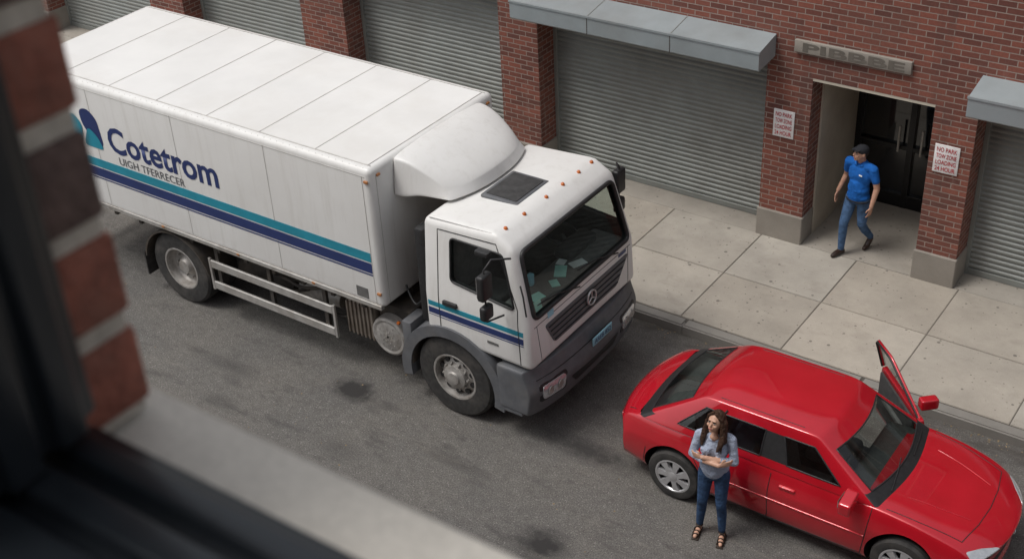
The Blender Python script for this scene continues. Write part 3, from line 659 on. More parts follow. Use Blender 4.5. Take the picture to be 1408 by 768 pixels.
patch("front_sticker",bvc,[(10.02,1.575),(10.14,1.575),(10.14,1.655),(10.02,1.655)],lambda u,v:(-6.0,u,v),(-1,0,0),MT['plate'],T,.004)
strip("front_panel_seam",bvc,[(-6,9.75,1.60),(-6,11.82,1.60)],(-1,0,0),.004,MT['black'],T)
strip("corner_seam",bvc,[(-6,9.80,1.6),(-6,9.84,1.12)],(-1,0,0),.004,MT['black'],T); strip("corner_seam",bvc,[(-6,11.77,1.6),(-6,11.73,1.12)],(-1,0,0),.004,MT['black'],T)
patch("far_badge",bvc,[(11.55,1.555),(11.72,1.555),(11.72,1.59),(11.55,1.59)],lambda u,v:(-6.0,u,v),(-1,0,0),MT['navy'],T,.004)
bY=[-1,-.93,-.8,-.45,0,.45,.8,.93,1]
def fb(a,b,c):
    bow=.16*abs(b)**4
    zb,zt=.44,1.05
    z=zb+(zt-zb)*c; bul=.05*math.sin(math.pi*c)
    xf=-6.86-bow+bul-(.05 if c>.8 else 0)
    xr=-7.45 if abs(b)>.85 else -7.25
    return (xr+(xf-xr)*a, 10.78+b*1.19, z)
superbox("front_bumper",[0,.4,.8,.95,1],bY,[0,.1,.45,.55,.9,1],fb,[MT['dgrey']],T,2)
bvb=bvh_of(bpy.data.objects["front_bumper"])
patch("bumper_slot",bvb,round_poly([(10.35,.56),(11.2,.56),(11.3,.68),(10.25,.68)],.03),lambda u,v:(-6,u,v),(-1,0,0),MT['black'],T,.006)
for yc in (9.96,11.60):
    patch("headlamp_bezel",bvb,round_poly([(yc-.24,.60),(yc+.20,.58),(yc+.22,.84),(yc-.24,.84)],.05),lambda u,v:(-6,u,v),(-1,0,0),MT['black'],T,.006)
    patch("headlamp",bvb,round_poly([(yc-.20,.63),(yc+.16,.61),(yc+.18,.81),(yc-.20,.81)],.05),lambda u,v:(-6,u,v),(-1,0,0),MT['lens'],T,.014)
    for k in (-.09,.07): 
        p=cast(bvb,(-6,yc+k,.72),(-1,0,0),.016); lathe("lamp_reflector",[(.055,0),(.05,.006),(.03,.004),(.001,.010)],p,(1,0,0),MT['alu'],T,20,20,cap=False)
rbox("license_plate",(-6.80,10.66,.86),(-6.788,11.08,.97),MT['plate'],T,.004)
text_mesh("plate_lettering","AREB 852",(-6.786,10.69,.885),.36,.065,(0,1,0),(0,0,1),MT['navy'],T,.01)
strip("bumper_seam",bvb,[(-6,9.72,.90),(-6,11.84,.90)],(-1,0,0),.006,MT['black'],T)
for (ya,yb,s) in ((9.60,9.98,1),(11.58,11.96,-1)):
    arch("front_fender",-8.1,.52,.62,.76,rad(-12),rad(192),ya,yb,MT['dgrey'],24)
    arch("fender_inner",-8.1,.55,.60,.62,rad(0),rad(180),ya+.02,yb+.1*s,MT['chassis'],24)
    ys,ye=(9.64,9.98) if s>0 else (11.58,11.92)
    rbox("step_housing",(-7.42,ys+.06,.40),(-7.12,ye,1.10),MT['dgrey'],T,.02)
    so_=-.04 if s>0 else .06
    for z in (.40,.74): rbox("step",(-7.46,ys+so_,z),(-7.10,ye-.06+so_,z+.055),MT['dgrey'],T,.015); 
    for z in (.457,.797): boxes("step_tread",[((-7.43+i*.05,(ys-.03 if s>0 else ye-.14),z),(-7.41+i*.05,(ys+.1 if s>0 else ye-.01),z+.006)) for i in range(7)],MT['black'],T)
    rbox("rear_fender_box",(-8.86,ys+.02,.55),(-8.72,ye,1.10),MT['dgrey'],T,.02)
rbox("cab_underside",(-8.45,10.0,.9),(-7.2,11.56,1.14),MT['chassis'],T,.02)
rbox("engine",(-8.7,10.4,.5),(-7.4,11.1,.95),MT['chassis'],T,.05)
def roofz(x,y): 
    p=cast(bvc,(x,y,5),(0,0,-1),0); return p.z
hz=roofz(-7.9,10.8)
rbox("roof_hatch",(-8.10,10.38,hz-.02),(-7.58,11.04,hz+.03),MT['dgrey'],T,.022,3)
rbox("roof_hatch_panel",(-8.05,10.43,hz+.025),(-7.63,10.99,hz+.040),MT['intr'],T,.01,2)
for y in (9.92,10.28,10.72,11.06,11.40,11.68):
    p=cast(bvc,(-7.42,y,5),(0,0,-1),0); lathe("roof_marker",[(.025,-.01),(.023,.013),(.014,.024),(.001,.027)],p,(0,0,1),MT['orange'],T,14,40,cap=False)
tube("roof_gutter",[(-8.36,9.76,2.63),(-7.5,9.77,2.665)],.008,MT['white'],T)
rbox("intake_stack",(-8.60,9.74,1.15),(-8.47,9.98,2.42),MT['black'],T,.03,2)
rbox("cab_back_frame",(-8.58,10.1,1.1),(-8.46,11.6,2.3),MT['chassis'],T,.02)
def fd(a,b,c):
    top=[3.12,3.12,3.06,2.97,2.88,2.80]; t=interp(a,[0,.2,.45,.7,.9,1],top)
    xr=-9.04; xf=-8.14
    wid=interp(a,[0,.5,1],[.90,.85,.76]); wid*= (1-.06*c)
    bow=.18*abs(b)**3
    zb=2.665 if a>.38 else 2.60
    z=zb+(t-zb)*c - .05*abs(b)**4*c
    x=xr+(xf-xr)*a-(bow*a)-(.06*c*a)
    return (x,10.86+b*wid,z)
superbox("roof_deflector",[0,.08,.25,.45,.65,.82,.94,1],[-1,-.9,-.5,0,.5,.9,1],[0,.12,.6,.92,1],fd,[MT['white']],T,2)
for (s,yb,mx,o_) in ((-1,9.66,-7.33,.30),(1,11.9,-7.30,.20)):
    y=yb+s*o_
    tube("mirror_arm",[(-7.18,yb,2.50),(mx+.02,yb+s*o_*.6,2.54),(mx,y,2.46),(mx,y,1.80),(mx+.05,yb+s*.05,1.76)],.012,MT['black'],T)
    rbox("mirror",(mx-.05,y-.095,2.10),(mx+.05,y+.095,2.42),MT['black'],T,.03,3); rbox("wide_mirror",(mx-.04,y-.085,1.84),(mx+.05,y+.085,2.02),MT['black'],T,.03,3)
    rbox("mirror_glass",(mx-.056,y-.075,2.13),(mx-.049,y+.075,2.39),MT['chrome'],T,0)
    rbox("kerb_mirror",(mx-.3,yb+s*.02-.05,2.44),(mx-.12,yb+s*.02+.05,2.50),MT['black'],T,.02,2)
tube("grab_bar",[(-7.06,9.64,2.2),(-7.0,9.60,2.1),(-6.97,9.60,1.85)],.01,MT['black'],T)
# ------------------------------------------------------------------ CAR
LOCAL=True
C=root("parked_car",(-3.86,10.52,0))
def belt(x): return sm(x,[-2.0,-1.93,-1.78,-1.2,0,.9,1.2,1.55,1.8,1.95,2.0],[.80,.89,.935,.935,.915,.90,.875,.81,.735,.67,.62])
def fcar(a,b,c):
    x=a; t=belt(x)
    bt=sm(x,[-2,-1.6,-1,1,1.7,2],[.28,.23,.19,.19,.22,.25])
    Wd=sm(x,[-2,-1.7,-1.2,0,1.2,1.7,2],[.755,.81,.825,.83,.825,.80,.74])
    prof=interp(c,[0,.12,.35,.6,.66,.75,.92,1],[.90,.965,1.0,1.005,1.0,.975,.935,.89])
    z=bt+(t-bt)*c-(.03*abs(b)**3*c)
    y=b*Wd*prof
    if abs(x)>1.2:
        k=(abs(x)-1.2)/.8
        fb_=.20 if x>0 else .13
        x-=math.copysign(fb_*k*k*abs(b)**2.4,x)
        ends=interp(c,[0,.15,.4,.62,.85,1],[-.05,-.01,.02,-.005,-.05,-.09] if x>0 else [-.05,.0,.02,.0,-.03,-.06])
        x+=math.copysign(ends*k**3,x)
    if a<-1.5: x-=.12*((-1.5-a)/.5)
    return (x,y,z)
Ax=[-2,-1.95,-1.85,-1.65,-1.45,-1.2,-.95,-.7,-.4,-.1,.2,.5,.75,.95,1.1,1.3,1.5,1.65,1.8,1.92,2]
Bx=[-1,-.95,-.78,-.4,0,.4,.78,.95,1]
Cx=[0,.1,.3,.5,.66,.72,.85,.96,1]
body=superbox("car_body",Ax,Bx,Cx,fcar,[MT['red']],C,2)
WX=(-1.33,1.22); WR=.315
cut=[]
for x in WX:
    for s in (-1,1): cut.append(cyl("ct",(x,s*.50,WR+.02),(x,s*1.0,WR+.02),.375,MT['black'],C,None,40))
cut.append(rbox("ct",(-1.50,-.68,.30),(.74,.68,1.3),MT['intr'],C,.04,2))
cut.append(rbox("ct",(-1.84,-.66,.78),(-1.40,.66,1.3),MT['intr'],C,.03,2))
cut.append(rbox("ct",(-.16,.5,.27),(.80,1.2,1.25),MT['intr'],C,.03,2))
boolean(body,cut)
colsB=[-1.80,-1.42,-1.06,-.25,-.19,.74,.90]; colsR=[-1.10,-.95,-.82,-.29,-.24,.07,.18]
fy=[-1,-.96,-.5,0,.5,.96,1]
fz=[0,.05,.91,1]
def fg(a,b,c):
    i=int(a); 
    xb,xr=colsB[i],colsR[i]
    yb=.755-.03*(i in(0,6)); yr=.56-.02*(i in (0,6))
    zb=belt(xb)-.03; zr=1.325
    y=b*(yb+(yr-yb)*c); x=xb+(xr-xb)*c; z=zb+(zr-zb)*c
    if i==6: x+=.15*(1-abs(b)**2)*(1-.4*c)
    if i==5: x+=.03*(1-abs(b)**2)
    if i==0: x-=.10*(1-abs(b)**2)*(1-.4*c)
    if i==1: x-=.03*(1-abs(b)**2)
    if c==1: z+=.045*(1-b*b)*(1 if 0<i<6 else .8)+(.012 if 1<=i<=5 else 0)
    else: y*=1+.03*math.sin(math.pi*c)*(abs(b)>=.94)
    return (x,y,z)
def mg(t):
    k,i,j=t
    if k in 'NF' and j==1 and i in (1,2,4): return 1
    if k in 'NF' and j in (1,) and i==3: return 2
    if k in 'RH' and j==1 and 1<=i<=4: return 1
    if k in 'RH' and j==0: return 2
    return 0
gh=superbox("greenhouse",list(range(7)),fy,fz,fg,[MT['red'],MT['glassc'],MT['black']],C,3,mg,lambda t:(t[0]=='F' and t[1]==4 and t[2]<2),True)
bvg=bvh_of(gh); bvb2=bvh_of(body)
def edge_trim(gh,mi_a,name,rr):
    me=gh.data; ed={}
    for p in me.polygons:
        for k in p.edge_keys: ed.setdefault(k,[]).append(p.material_index)
    adj={}
    for k,l in ed.items():
        if len(l)==2 and (1 in l) and (l[0]!=l[1]):
            adj.setdefault(k[0],[]).append(k[1]); adj.setdefault(k[1],[]).append(k[0])
    seen=set(); 
    cu=bpy.data.curves.new(name,'CURVE'); cu.dimensions='3D'; cu.bevel_depth=rr; cu.bevel_resolution=2
    for st_ in adj:
        if st_ in seen: continue
        path=[st_]; seen.add(st_); cur=st_
        while True:
            nx=[q for q in adj[cur] if q not in seen]
            if not nx: break
            cur=nx[0]; seen.add(cur); path.append(cur)
        if len(path)<4: continue
        s=cu.splines.new('POLY'); s.points.add(len(path)-1)
        for p,i in zip(s.points,path): p.co=(*me.vertices[i].co,1)
        s.use_cyclic_u=(st_ in adj[path[-1]])
    cu.materials.append(MT['black']); o=bpy.data.objects.new(name,cu); COL.objects.link(o); attach(o,C,True)
edge_trim(gh,1,"window_seals",.009)
for s in (-1,1):
    strip("quarter_bar",bvg,[(colsB[2]+.02,s*1.2,.97),(colsR[2],s*1.2,1.28)],(0,-s,0),.012,MT['black'],C,8)
    strip("roof_ditch",bvg,[(colsR[1],s*.50,3),(0,s*.50,3)],(0,0,-1),.004,MT['black'],C,14)
for s in (-1,1):
    d=(0,-s,0); o=s*1.5
    strip("door_gap",bvb2,[(-.22,o,.90),(-.22,o,.30),(-.25,o,.25)],d,.0045,MT['black'],C)
    if s<0:
        strip("door_gap",bvb2,[(.86,o,.86),(.84,o,.55),(.80,o,.27),(-.25,o,.25)],d,.0045,MT['black'],C)
    strip("door_gap",bvb2,[(-.25,o,.25),(-.90,o,.27),(-.97,o,.50),(-1.10,o,.70),(-1.15,o,.90)],d,.0045,MT['black'],C)
    strip("side_moulding",bvb2,[(-.93,o,.55),(.83 if s<0 else -.2,o,.54)],d,.012,MT['red'],C,16)
    strip("sill_gap",bvb2,[(-.92,o,.235),(.82,o,.235)],d,.008,MT['black'],C,16)
    strip("fender_gap",bvb2,[(1.62,o,.60),(1.66,o,.40)],d,.004,MT['black'],C)
    strip("bumper_gap",bvb2,[(-1.68,o,.58),(-1.72,o,.35)],d,.004,MT['black'],C)
    for x in (-.80,-.02):
        if s>0 and x>-.5: continue
        p=cast(bvb2,(x,o,.74),d,0); rbox("door_handle",(x-.09,p.y-.022,.725),(x+.09,p.y+.012,.76),MT['red'],C,.012,3)
    p=cast(bvb2,(1.02,o,.62),d,0); rbox("side_indicator",(.99,p.y-.008,.61),(1.05,p.y+.008,.635),MT['orange'],C,.005)
for s in (-1,1):
    strip("hood_gap",bvb2,[(.98,s*.69,3),(1.3,s*.665,3),(1.72,s*.60,3)],(0,0,-1),.0045,MT['black'],C)
    strip("hood_crease",bvb2,[(1.1,s*.42,3),(1.4,s*.37,3),(1.70,s*.30,3)],(0,0,-1),.006,MT['red'],C)
    strip("trunk_gap",bvb2,[(-1.90,s*.62,3),(-1.99,s*.60,3)],(0,0,-1),.0045,MT['black'],C)
strip("hood_gap",bvb2,[(1.72,-.60,3),(1.78,-.3,3),(1.80,0,3),(1.78,.3,3),(1.72,.60,3)],(0,0,-1),.0045,MT['black'],C)
fx=lambda u,v:(4,u,v); rx=lambda u,v:(-4,u,v)
for s in (-1,1):
    patch("headlamp",bvb2,round_poly([(s*.36,.54),(s*.36,.62),(s*.52,.665),(s*.67,.68),(s*.68,.56)],.03),fx,(-1,0,0),MT['lens'],C,.006)
    patch("front_indicator",bvb2,round_poly([(s*.36,.36),(s*.56,.37),(s*.56,.41),(s*.36,.40)],.01),fx,(-1,0,0),MT['orange'],C,.005)
    patch("tail_lamp",bvb2,round_poly([(s*.40,.64),(s*.40,.76),(s*.64,.78),(s*.665,.62)],.03),rx,(1,0,0),MT['redlens'],C,.006)
patch("front_grille",bvb2,round_poly([(-.30,.53),(.30,.53),(.30,.61),(-.30,.61)],.02),fx,(-1,0,0),MT['black'],C,.005)
torus("front_badge",(cast(bvb2,(4,0,.57),(-1,0,0),.012)),(1,0,.2),.035,.006,MT['chrome'],C)
patch("lower_intake",bvb2,round_poly([(-.42,.31),(.42,.31),(.45,.40),(-.45,.40)],.03),fx,(-1,0,0),MT['black'],C,.005)
strip("front_bumper_gap",bvb2,[(4,-.66,.49),(4,0,.485),(4,.66,.49)],(-1,0,0),.005,MT['black'],C,12)
strip("rear_bumper_gap",bvb2,[(-4,-.66,.575),(-4,0,.575),(-4,.66,.575)],(1,0,0),.006,MT['black'],C,12)
patch("rear_plate",bvb2,round_poly([(-.25,.62),(.25,.62),(.25,.73),(-.25,.73)],.01),rx,(1,0,0),MT['paper'],C,.005)
for x in WX:
    wheel(C,(x,-.725,WR),WR,.20,-1,'car',.205); wheel(C,(x,.725,WR),WR,.20,1,'car',.205)
cyl("front_axle",(WX[1],-.65,.3),(WX[1],.65,.3),.04,MT['chassis'],C); cyl("rear_axle",(WX[0],-.65,.3),(WX[0],.65,.3),.04,MT['chassis'],C)
boxes("underbody",[((-1.7,-.62,.20),(1.7,.62,.26))],MT['chassis'],C)
def seat(x,y,w_):
    rbox("seat_cushion",(x-.25,y-w_/2,.36),(x+.25,y+w_/2,.54),MT['intg'],C,.06,3)
    rbox("seat_back",(x-.34,y-w_/2+.02,.48),(x-.20,y+w_/2-.02,1.06),MT['intg'],C,.06,3,rot=(-.22,'Y'))
    for k in ((0,) if w_<.7 else (-.35,.35)): rbox("headrest",(x-.42,y-.12+k,1.08),(x-.33,y+.12+k,1.22),MT['intg'],C,.035,3)
seat(.02,-.36,.48); seat(.02,.36,.48); seat(-.86,0,1.15)
rbox("dashboard",(.48,-.64,.62),(.86,.64,.885),MT['intr'],C,.05,3)
rbox("parcel_shelf",(-1.82,-.64,.83),(-1.22,.64,.875),MT['intg'],C,.01)
torus("steering_wheel",(.38,-.36,.88),(-1,0,.45),.18,.014,MT['black'],C)
rbox("rear_view_mirror",(.27,-.11,1.20),(.30,.11,1.26),MT['black'],C,.01)
for s in (-1,1):
    q=[cast(bvg,(x,y,3),(0,0,-1),.010) for x,y in ((.94,.30*s-.16),(.90,.30*s+.1),(.86,.30*s+.28))]
    tube("wiper",[p for p in q if p is not None],.006,MT['black'],C)
def car_mirror(y,s,par):
    superbox("door_mirror",[0,.3,.8,1],[-1,-.5,.5,1],[0,.3,.7,1],lambda a,b,c:(.60+.13*a,y+s*.11+b*.12,.90+.14*c-.02*b*s),[MT['red']],par,2)
    rbox("mirror_glass",(.588,y+s*.11-.08,.93),(.597,y+s*.11+.08,1.02),MT['chrome'],par,0)
    rbox("mirror_base",(.61,y-.06,.90),(.70,y+.06,.96),MT['black'],par,.02)
car_mirror(-.80,-1,C)
D=bpy.data.objects.new("open_door",None); COL.objects.link(D); D.parent=C; D.location=(.80,.80,0); D.rotation_euler=(0,0,-rad(46))
def dd(a,b,c):
    z=.27+.63*c; x=-1.0*a+(.03*c); y=-.045+.09*b-.04*(c-.5)**2*1.5-.03*(c>.9)*b
    if b<.5: y=-.06
    return (x,y,z)
superbox("door_panel",[0,.04,.3,.7,.96,1],[0,.2,.8,1],[0,.06,.4,.7,.94,1],dd,[MT['red']],D,2)
rbox("door_card",(-.94,-.095,.34),(-.06,-.058,.86),MT['intr'],D,.02,2)
rbox("arm_rest",(-.75,-.135,.58),(-.25,-.09,.64),MT['intg'],D,.015,2)
fp=[(-.02,-.03,.89),(-.10,-.045,.95),(-.55,-.14,1.27),(-.62,-.15,1.30),(-.93,-.155,1.29),(-.98,-.14,1.24),(-1.0,-.03,.89)]
tube("window_frame_bar",fp,.017,MT['red'],D,smooth=False)
tube("window_seal",[(x,y-.018,z-.004) for x,y,z in fp],.013,MT['black'],D)
mobj("door_glass",[(-.05,-.035,.90),(-.99,-.035,.90),(-.93,-.15,1.28),(-.60,-.15,1.28)],[[0,1,2,3]],MT['glassc'],D)
superbox("door_mirror",[0,.3,.8,1],[-1,-.5,.5,1],[0,.3,.7,1],lambda a,b,c:(-.20+.11*a,.11+b*.10,.92+.13*c),[MT['red']],D,2)
# ------------------------------------------------------------------ PEOPLE
def capsule(bm,A,B_,ra,rb,n=16):
    A=Vector(A);B_=Vector(B_); d=B_-A; l=d.length
    if l<1e-6: d=Vector((0,0,1)); l=1e-6
    dn,a,b=basis(d); rings=[]
    for k in range(1,5): t=-math.pi/2+k*math.pi/2/4*1.0; rings.append((ra*math.cos(t),ra*math.sin(t)))
    rings2=[(rb*math.cos(t),l+rb*math.sin(t)) for t in [k*math.pi/2/4 for k in range(0,4)]]
    pr=rings+rings2
    V=[[bm.verts.new(A+dn*h+(a*math.cos(2*math.pi*i/n)+b*math.sin(2*math.pi*i/n))*rr) for i in range(n)] for rr,h in pr]
    for j in range(len(V)-1):
        for i in range(n): bm.faces.new([V[j][i],V[j][(i+1)%n],V[j+1][(i+1)%n],V[j+1][i]])
    s=bm.verts.new(A-dn*ra); e=bm.verts.new(B_+dn*rb)
    for i in range(n): bm.faces.new([V[0][(i+1)%n],V[0][i],s]); bm.faces.new([V[-1][i],V[-1][(i+1)%n],e])
def ellips(bm,c,r,R=None):
    m=Matrix.Translation(c)@((R or Matrix.Identity(3)).to_4x4())@Matrix.Diagonal((*r,1))
    bmesh.ops.create_icosphere(bm,subdivisions=3,radius=1,matrix=m)
def body_mesh(name,prims,mats,par,voxel=.0075,smooth_it=3):
    bm=bmesh.new()
    for p in prims:
        if p[0]=='c': capsule(bm,*p[1:5])
        else: ellips(bm,p[1],p[2],p[4] if len(p)>4 else None)
    bmesh.ops.recalc_face_normals(bm,faces=bm.faces)
    names=list(mats.keys())
    o=bm_obj(bm,name,[mats[k] for k in names],par,None)
    m=o.modifiers.new("r",'REMESH'); m.mode='VOXEL'; m.voxel_size=voxel
    s=o.modifiers.new("s",'SMOOTH'); s.factor=.5; s.iterations=smooth_it
    bake(o,None)
    me=o.data
    me.materials.clear()
    for k in names: me.materials.append(mats[k])
    cen=np.array([p.center for p in me.polygons]); best=np.full(len(cen),1e9); idx=np.zeros(len(cen),int)
    for p in prims:
        if p[0]=='c':
            A=np.array(p[1]);Bp=np.array(p[2]); d=Bp-A; t=np.clip(((cen-A)@d)/max(d@d,1e-9),0,1)
            dist=np.linalg.norm(cen-(A+t[:,None]*d),axis=1)-(p[3]+(p[4]-p[3])*t); mt=p[5]
        else:
            q=cen-np.array(p[1]); 
            if len(p)>4 and p[4] is not None: q=q@np.array(p[4])
            r=np.array(p[2]); k0=np.linalg.norm(q/r,axis=1); k1=np.linalg.norm(q/r**2,axis=1)+1e-9; dist=k0*(k0-1)/k1; mt=p[3]
        u=dist<best; best[u]=dist[u]; idx[u]=names.index(mt)
    me.polygons.foreach_set("material_index",idx.astype(np.int32)); me.polygons.foreach_set("use_smooth",[True]*len(idx)); me.update()
    return o
def hand(prims,wrist,dirv,palmn,side,mat,curl=.5,sc=1.0):
    w_=Vector(wrist); d=Vector(dirv).normalized(); pn=Vector(palmn).normalized(); sd=Vector(side).normalized()
    R=Matrix((sd,pn,d)).transposed()
    prims.append(('e',w_+d*.045*sc,(.037*sc,.016*sc,.052*sc),mat,R))
    prims.append(('c',w_,w_+d*.05*sc,.021*sc,.018*sc,mat))
    for i,(off,ln) in enumerate(((.029,.072),(.010,.080),(-.010,.074),(-.028,.058))):
        b=w_+d*.085*sc+sd*off*sc; d1=(d+pn*curl*.45+sd*off*1.5).normalized(); d2=(d+pn*curl*1.4).normalized()
        m=b+d1*ln*.55*sc; e=m+d2*ln*.5*sc
        prims.append(('c',b-d*.02,m,.0098*sc,.0088*sc,mat)); prims.append(('c',m,e,.0088*sc,.0072*sc,mat))
    b=w_+d*.025*sc+sd*.03*sc; m=b+(d*.6+sd*.7+pn*.2).normalized()*.038*sc; e=m+(d+sd*.15+pn*.3).normalized()*.032*sc
    prims.append(('c',b-sd*.015,m,.0125*sc,.0105*sc,mat)); prims.append(('c',m,e,.0105*sc,.0085*sc,mat))
def cloth(name,col,stripe=None,rough=.9,fold=.5,fs=9,var=.2):
    m,nt,b=new_mat(name); tc=coord(nt)
    f=noise(nt,tc,fs,4,.6); g=noise(nt,tc,260,2)
    c=mixc(nt,ramp(nt,f,.3,.7),tuple(x*(1-var) for x in col),tuple(min(1,x*(1+var)) for x in col))
    c=mixc(nt,.3,c,ramp(nt,g,.3,.7,(.6,.6,.6),(1,1,1)),'MULTIPLY')
    L(nt,c,b.inputs["Base Color"]); b.inputs["Roughness"].default_value=rough; b.inputs["Specular IOR Level"].default_value=.25
    bump(nt,b,f,fold,.05); return m
skinm=M_("skin",(.54,.31,.215),.5,0,.08,20); 
def head_prims(pr,cen,R,sc,mat,neck,jaw=1.0):
    def P(x,y,z): return Vector(cen)+R@(Vector((x,y,z))*sc)
    pr.append(('e',P(0,.008,.012),(.074*sc,.092*sc,.100*sc),mat,R))
    pr.append(('e',P(0,-.028,-.045),(.054*sc*jaw,.060*sc,.062*sc),mat,R))
    pr.append(('e',P(0,-.062,-.088),(.024*sc*jaw,.020*sc,.018*sc),mat,R))
    pr.append(('c',P(0,-.080,.012),P(0,-.103,-.022),.008*sc,.0125*sc,mat))
    for s in (-1,1):
        pr.append(('e',P(s*.076,.008,-.005),(.010*sc,.020*sc,.032*sc),mat,R))
        pr.append(('e',P(s*.038,-.066,-.025),(.022*sc,.018*sc,.020*sc),mat,R))
    pr.append(('c',P(-.018,-.083,-.055),P(.018,-.083,-.055),.0085*sc,.0085*sc,mat))
    pr.append(('c',P(-.035,-.078,.030),P(.035,-.078,.030),.010*sc,.010*sc,mat))
    return P
eyew=M_("eye_white",(.6,.58,.55),.3); eyed=M_("eye_dark",(.02,.012,.01),.2); lip=M_("lips",(.33,.10,.085),.5); 
def face(par,P,R,sc,hairm):
    for s in (-1,1):
        bm=bmesh.new(); ellips(bm,P(s*.031,-.0795,.008),(.0125*sc,.006*sc,.0065*sc),R); bm_obj(bm,"eye_white",eyew,par)
        bm=bmesh.new(); ellips(bm,P(s*.031,-.0835,.008),(.0065*sc,.004*sc,.0062*sc),R); bm_obj(bm,"iris",eyed,par)
        bm=bmesh.new(); capsule(bm,P(s*.015,-.0885,.026),P(s*.048,-.0815,.027),.004*sc,.003*sc,8); bm_obj(bm,"eyebrow",hairm,par)
        bm=bmesh.new(); capsule(bm,P(s*.019,-.0845,.0155),P(s*.043,-.0815,.0145),.0025*sc,.0022*sc,8); bm_obj(bm,"eyelash",eyed,par)
    bm=bmesh.new(); capsule(bm,P(-.022,-.0885,-.055),P(0,-.0935,-.0565),.0035*sc,.0060*sc,8); capsule(bm,P(.022,-.0885,-.055),P(0,-.0935,-.0565),.0035*sc,.0060*sc,8); bm_obj(bm,"mouth",lip,par)
# --- woman
W=root("woman",(-4.56,9.42,0.0),rad(14))
hairb=cloth("brown_hair",(.060,.030,.018),None,.5,.8,30,.45)
shirt=cloth("grey_blue_shirt",(.38,.43,.54),None,.9,.9,14,.12); jeans=cloth("dark_blue_jeans",(.034,.070,.145),None,.85,.7,11,.35)
sandal=M_("sandal_leather",(.03,.018,.012),.5)
pr=[]
S='shirt';J='jeans';K='skin'
pr+= [('e',(0,.012,.905),(.160,.118,.125),J),('e',(-.065,.05,.88),(.08,.08,.09),J),('e',(.065,.05,.88),(.08,.08,.09),J)]
for s,kx,ky,ax_,ay in ((-1,-.105,-.02,-.135,.03),(1,.095,-.035,.115,-.015)):
    pr+=[('c',(s*.082,.01,.86),(kx,ky,.49),.088,.056,J),('c',(kx,ky,.49),(kx*.5+ax_*.5,(ky+ay)/2+.018,.34),.055,.053,J),('c',(kx*.5+ax_*.5,(ky+ay)/2+.018,.34),(ax_,ay,.13),.053,.040,J),
         ('c',(ax_,ay,.13),(ax_,ay,.075),.031,.029,K)]
    pr+=[('c',(ax_,ay+.02,.052),(ax_+s*.012,ay-.085,.038),.030,.028,K),('c',(ax_+s*.012,ay-.085,.036),(ax_+s*.018,ay-.135,.030),.030,.020,K)]
pr+=[('c',(0,.01,.95),(0,0,1.10),.138,.115,S),('e',(0,.01,.97),(.158,.122,.10),S),('e',(0,0,1.22),(.150,.108,.17),S),('e',(-.070,-.075,1.225),(.066,.060,.062),S),('e',(.070,-.075,1.225),(.066,.060,.062),S),
     ('c',(-.135,.005,1.355),(.135,.005,1.355),.055,.055,S),('e',(0,.01,1.37),(.10,.07,.06),S)]
hc=Vector((0,-.030,1.565)); Rw=Matrix.Rotation(rad(-20),3,'Z')@Matrix.Rotation(rad(-16),3,'X')
pr+=[('c',(0,.005,1.39),(0,-.012,1.49),.046,.046,K),('e',(0,-.055,1.385),(.050,.035,.040),K)]
Pw=head_prims(pr,hc,Rw,.98,K,None,.92)
eR=(-.218,-.055,1.125); eL=(.218,-.060,1.115)
pr+=[('c',(-.165,0,1.345),eR,.052,.044,S),('c',(.165,0,1.345),eL,.052,.044,S)]
wR=(.085,-.205,1.155); wL=(-.085,-.175,1.195)
pr+=[('c',eR,(-.10,-.150,1.145),.044,.038,S),('c',(-.10,-.150,1.145),wR,.033,.025,K),
     ('c',eL,(.10,-.130,1.155),.044,.038,S),('c',(.10,-.130,1.155),wL,.033,.025,K)]
hand(pr,wR,(.9,.25,.18),(0,.8,.1),(0,-.1,1),K,.7,.93)
hand(pr,wL,(-.9,.25,-.10),(0,.8,.1),(0,-.2,1),K,.8,.93)
body_mesh("body",pr,dict(shirt=shirt,jeans=jeans,skin=skinm),W)
face(W,Pw,Rw,.98,hairb)
hp=[('e',Pw(0,.030,.032),(.085,.092,.090),'h',Rw)]
for s in (-1,1):
    hp+=[('c',Pw(s*.022,-.045,.100),Pw(s*.072,-.030,.055),.020,.018,'h'),('c',Pw(s*.074,-.022,.050),Pw(s*.088,.004,-.05),.019,.024,'h'),('c',Pw(s*.088,.004,-.05),Pw(s*.108,.02,-.15),.025,.032,'h'),('c',Pw(s*.108,.02,-.15),Pw(s*.105,-.0,-.24),.034,.030,'h'),('c',Pw(s*.105,-.0,-.24),Pw(s*.09,-.02,-.30),.028,.012,'h'),
         ('c',Pw(s*.07,.04,0),Pw(s*.10,.06,-.2),.045,.04,'h')]
hp+=[('c',Pw(0,.06,.02),Pw(0,.11,-.20),.07,.055,'h'),('c',Pw(0,.11,-.20),Pw(0,.12,-.28),.055,.03,'h')]
for i in range(18):
    s=-1 if i%2 else 1; a=random.uniform(.3,1); hp.append(('c',Pw(s*(.075+.03*a),.0+.09*(1-a),-.05*random.random()),Pw(s*(.085+.055*a*random.random()),.0+.10*(1-a),-.27-.06*random.random()),.015,.006,'h'))
body_mesh("hair",hp,dict(h=hairb),W,.007,1)
